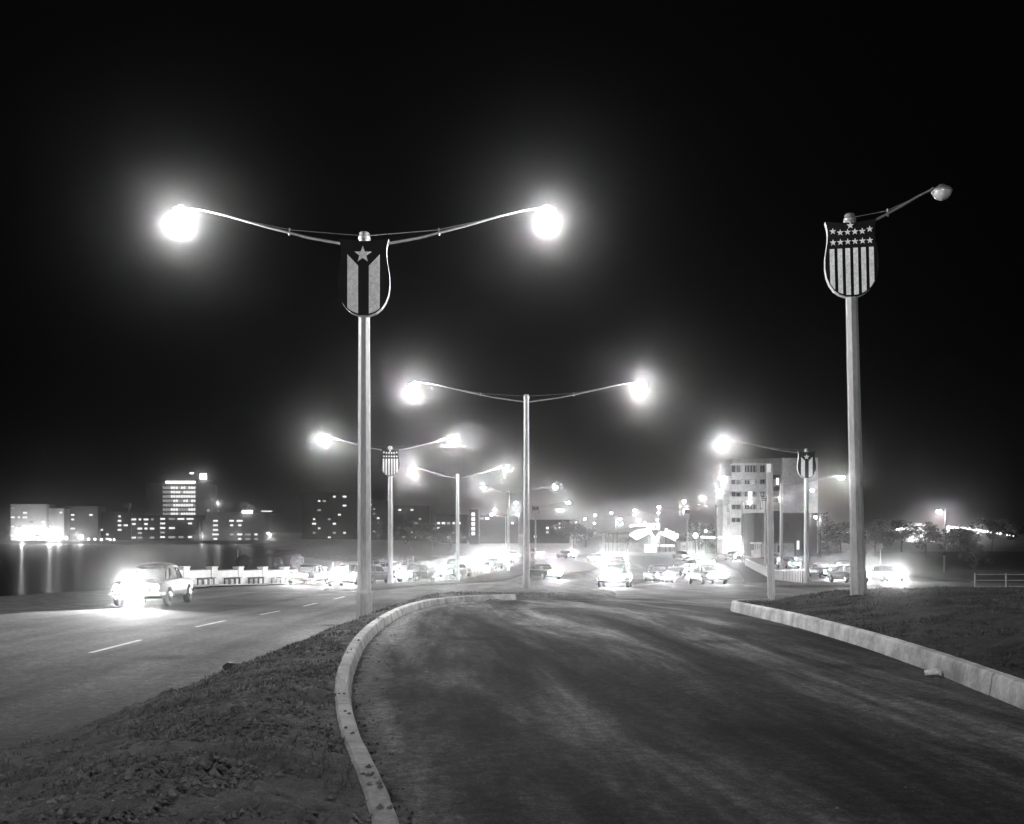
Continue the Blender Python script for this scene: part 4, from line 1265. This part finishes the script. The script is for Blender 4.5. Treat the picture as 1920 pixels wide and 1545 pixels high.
# ------------------------------------------------------------------ trees and shrubs
def leafy(rnd, cx, cy, cz, rx, rz_, n, size):
    mb = MB()
    cl = [(rnd.gauss(0, 0.42) * rx, rnd.gauss(0, 0.42) * rx, rnd.gauss(0, 0.38) * rz_, rnd.uniform(0.22, 0.42)) for _ in range(16)]
    for _ in range(n):
        c = rnd.choice(cl)
        u = Vector((rnd.gauss(0, 1), rnd.gauss(0, 1), rnd.gauss(0, 1))).normalized() * c[3] * rnd.random() ** 0.4
        p = Vector((cx + c[0] + u.x * rx, cy + c[1] + u.y * rx, cz + c[2] + u.z * rz_))
        a = Vector((rnd.gauss(0, 1), rnd.gauss(0, 1), rnd.gauss(0, 0.6))).normalized()
        b = a.orthogonal().normalized(); s = size * rnd.uniform(0.6, 1.4)
        mb.add([p - a * s, p + b * s * 0.5, p + a * s, p - b * s * 0.5], [(0, 1, 2, 3)])
    return mb
def tree(X, Y, h, r, label, seed, n=1500, trunk=0.22):
    rnd = random.Random(seed)
    z = ground_z(X, Y) + 0.02
    root = empty('tree', (X, Y, z)); tag(root, label, 'tree', 'broadleaf trees')
    t = MB().tube([(0, 0, -0.3), (0.1, 0, h * 0.3), (0.0, 0.1, h * 0.62)], [trunk, trunk * 0.75, trunk * 0.45], 8)
    for k in range(6):
        a = 2 * PI * k / 6 + rnd.random(); s = h * rnd.uniform(0.28, 0.5)
        t.tube([(0.05, 0, s), (math.cos(a) * r * 0.35, math.sin(a) * r * 0.35, s + h * 0.18), (math.cos(a) * r * 0.7, math.sin(a) * r * 0.7, s + h * 0.27)], [trunk * 0.4, trunk * 0.25, trunk * 0.1], 5)
    t.build('trunk', 'bark', root)
    leafy(rnd, 0, 0, h * 0.66, r, h * 0.42, n, 0.03 * h + 0.05).build('crown', 'leaf', root)
def palm(X, Y, h, label, seed, z=None):
    rnd = random.Random(seed)
    z = ground_z(X, Y) if z is None else z
    root = empty('palm_tree', (X, Y, z)); tag(root, label, 'palm tree', 'palms')
    MB().tube([(0, 0, -0.3), (0.15, 0, h * 0.5), (0.35, 0, h)], [0.2, 0.15, 0.12], 8).build('trunk', 'bark', root)
    fr = MB()
    for k in range(15):
        a = 2 * PI * k / 15 + rnd.uniform(-0.2, 0.2); el = rnd.uniform(-0.2, 0.9); L = rnd.uniform(1.8, 2.6)
        prev = None
        for q in range(7):
            t = q / 6.0
            c = Vector((0.35 + math.cos(a) * L * t, math.sin(a) * L * t, h + L * (el * t - 0.95 * t * t)))
            side = Vector((-math.sin(a), math.cos(a), 0))
            if prev is not None:
                for s in (-1, 1):
                    for j in range(2):
                        p0 = prev.lerp(c, j * 0.5); p1 = prev.lerp(c, j * 0.5 + 0.32)
                        tip = p0 + side * s * 0.55 * (1.1 - t) + Vector((0, 0, -0.25))
                        fr.add([p0, p1, tip], [(0, 1, 2)])
            prev = c
    fr.build('fronds', 'leaf', root)
TR = [(1310, 300, 8, 4, 'broad tree behind the bright globe lamp'), (1330, 262, 5, 3, 'low tree left of the apartment block foot'), (1075, 330, 9, 5, 'dark tree left of the petrol station'), (1098, 350, 8, 4.5, 'far dark tree behind the petrol station roof tip'),
      (1550, 215, 8, 4, 'dark tree right of the low black building'), (1575, 240, 7, 4, 'dark tree behind the plain single lamp'), (1640, 200, 6, 4, 'dark tree right behind the unlit lamp pole'), (1690, 250, 8, 5, 'dark tree below the floodlit house'),
      (1735, 210, 7, 4, 'lit sided tree left of the plain lamp at right'), (1800, 190, 6, 4, 'dark tree right of the plain lamp at right'), (1830, 130, 3.4, 2.2, 'dark bushy tree at the right edge'), (1860, 260, 9, 5, 'tall dark tree beyond the right edge lights'),
      (690, 330, 10, 6, 'dark tree on the far bank behind the star pole'), (770, 320, 9, 6, 'dark tree on the far bank right of the stars shield'), (810, 300, 8, 5, 'dark tree where the bank meets the bend'), (845, 280, 6, 4, 'low dark tree beside the fence lamp bank')]
for k, (xp, Y, h, r, lab) in enumerate(TR):
    tree(px(xp, Y), Y, h, r, lab, 50 + k)
palm(px(1393, 222), 222, 3.2, 'palm left of the booth before the lit lobby', 4)
palm(px(1404, 215), 215, 2.8, 'short palm beside the booth', 5)
palm(px(1175, 262), 262, 3.4, 'palm before the dark wing of the petrol station', 6)
def shrub(xp, yc, Y, r, label, seed):
    X = px(xp, Y); zc_ = pz(yc, Y)
    root = empty('round_shrub', (X, Y, zc_ - r - 0.8)); tag(root, label, 'shrub', 'round shrubs behind the sea wall')
    MB().tube([(0, 0, -0.5), (0, 0, 0.9)], 0.05, 6).build('stem', 'bark', root)
    rnd = random.Random(seed); mb = MB()
    for _ in range(900):
        u = Vector((rnd.gauss(0, 1), rnd.gauss(0, 1), rnd.gauss(0, 1))).normalized() * r * rnd.uniform(0.8, 1.03)
        p = Vector((u.x, u.y, r + 0.8 + u.z)); a = Vector((rnd.gauss(0, 1), rnd.gauss(0, 1), rnd.gauss(0, 1))).normalized(); b = a.orthogonal().normalized()
        mb.add([p - a * 0.07, p + b * 0.04, p + a * 0.07, p - b * 0.04], [(0, 1, 2, 3)])
    mb.build('foliage', 'leaf', root)
shrub(457, 1053, 84, 0.55, 'round shrub behind the sea wall by the slim post', 1)
shrub(521, 1055, 88, 0.42, 'middle one of the three round shrubs behind the sea wall', 2)
shrub(557, 1052, 91, 0.58, 'round shrub behind the right half of the sea wall', 3)

# ------------------------------------------------------------------ haze volume added to stand in for lens glow at the lamps
HAZE = 0.0005
hz = MB().box(-1400, 1400, -70, 1450, -3.0, 48.0).build('haze', 'soil')
hm = bpy.data.materials.new('haze'); hm.use_nodes = True
ht = hm.node_tree; ht.nodes.clear()
pv = ht.nodes.new('ShaderNodeVolumePrincipled')
pv.inputs['Color'].default_value = (0.95, 0.95, 0.95, 1)
pv.inputs['Density'].default_value = HAZE
pv.inputs['Anisotropy'].default_value = 0.988
ho = ht.nodes.new('ShaderNodeOutputMaterial')
ht.links.new(pv.outputs[0], ho.inputs['Volume'])
hz.data.materials.clear(); hz.data.materials.append(hm)
tag(hz, 'thin haze added to give the lamps their glow', 'haze', kind='stuff')
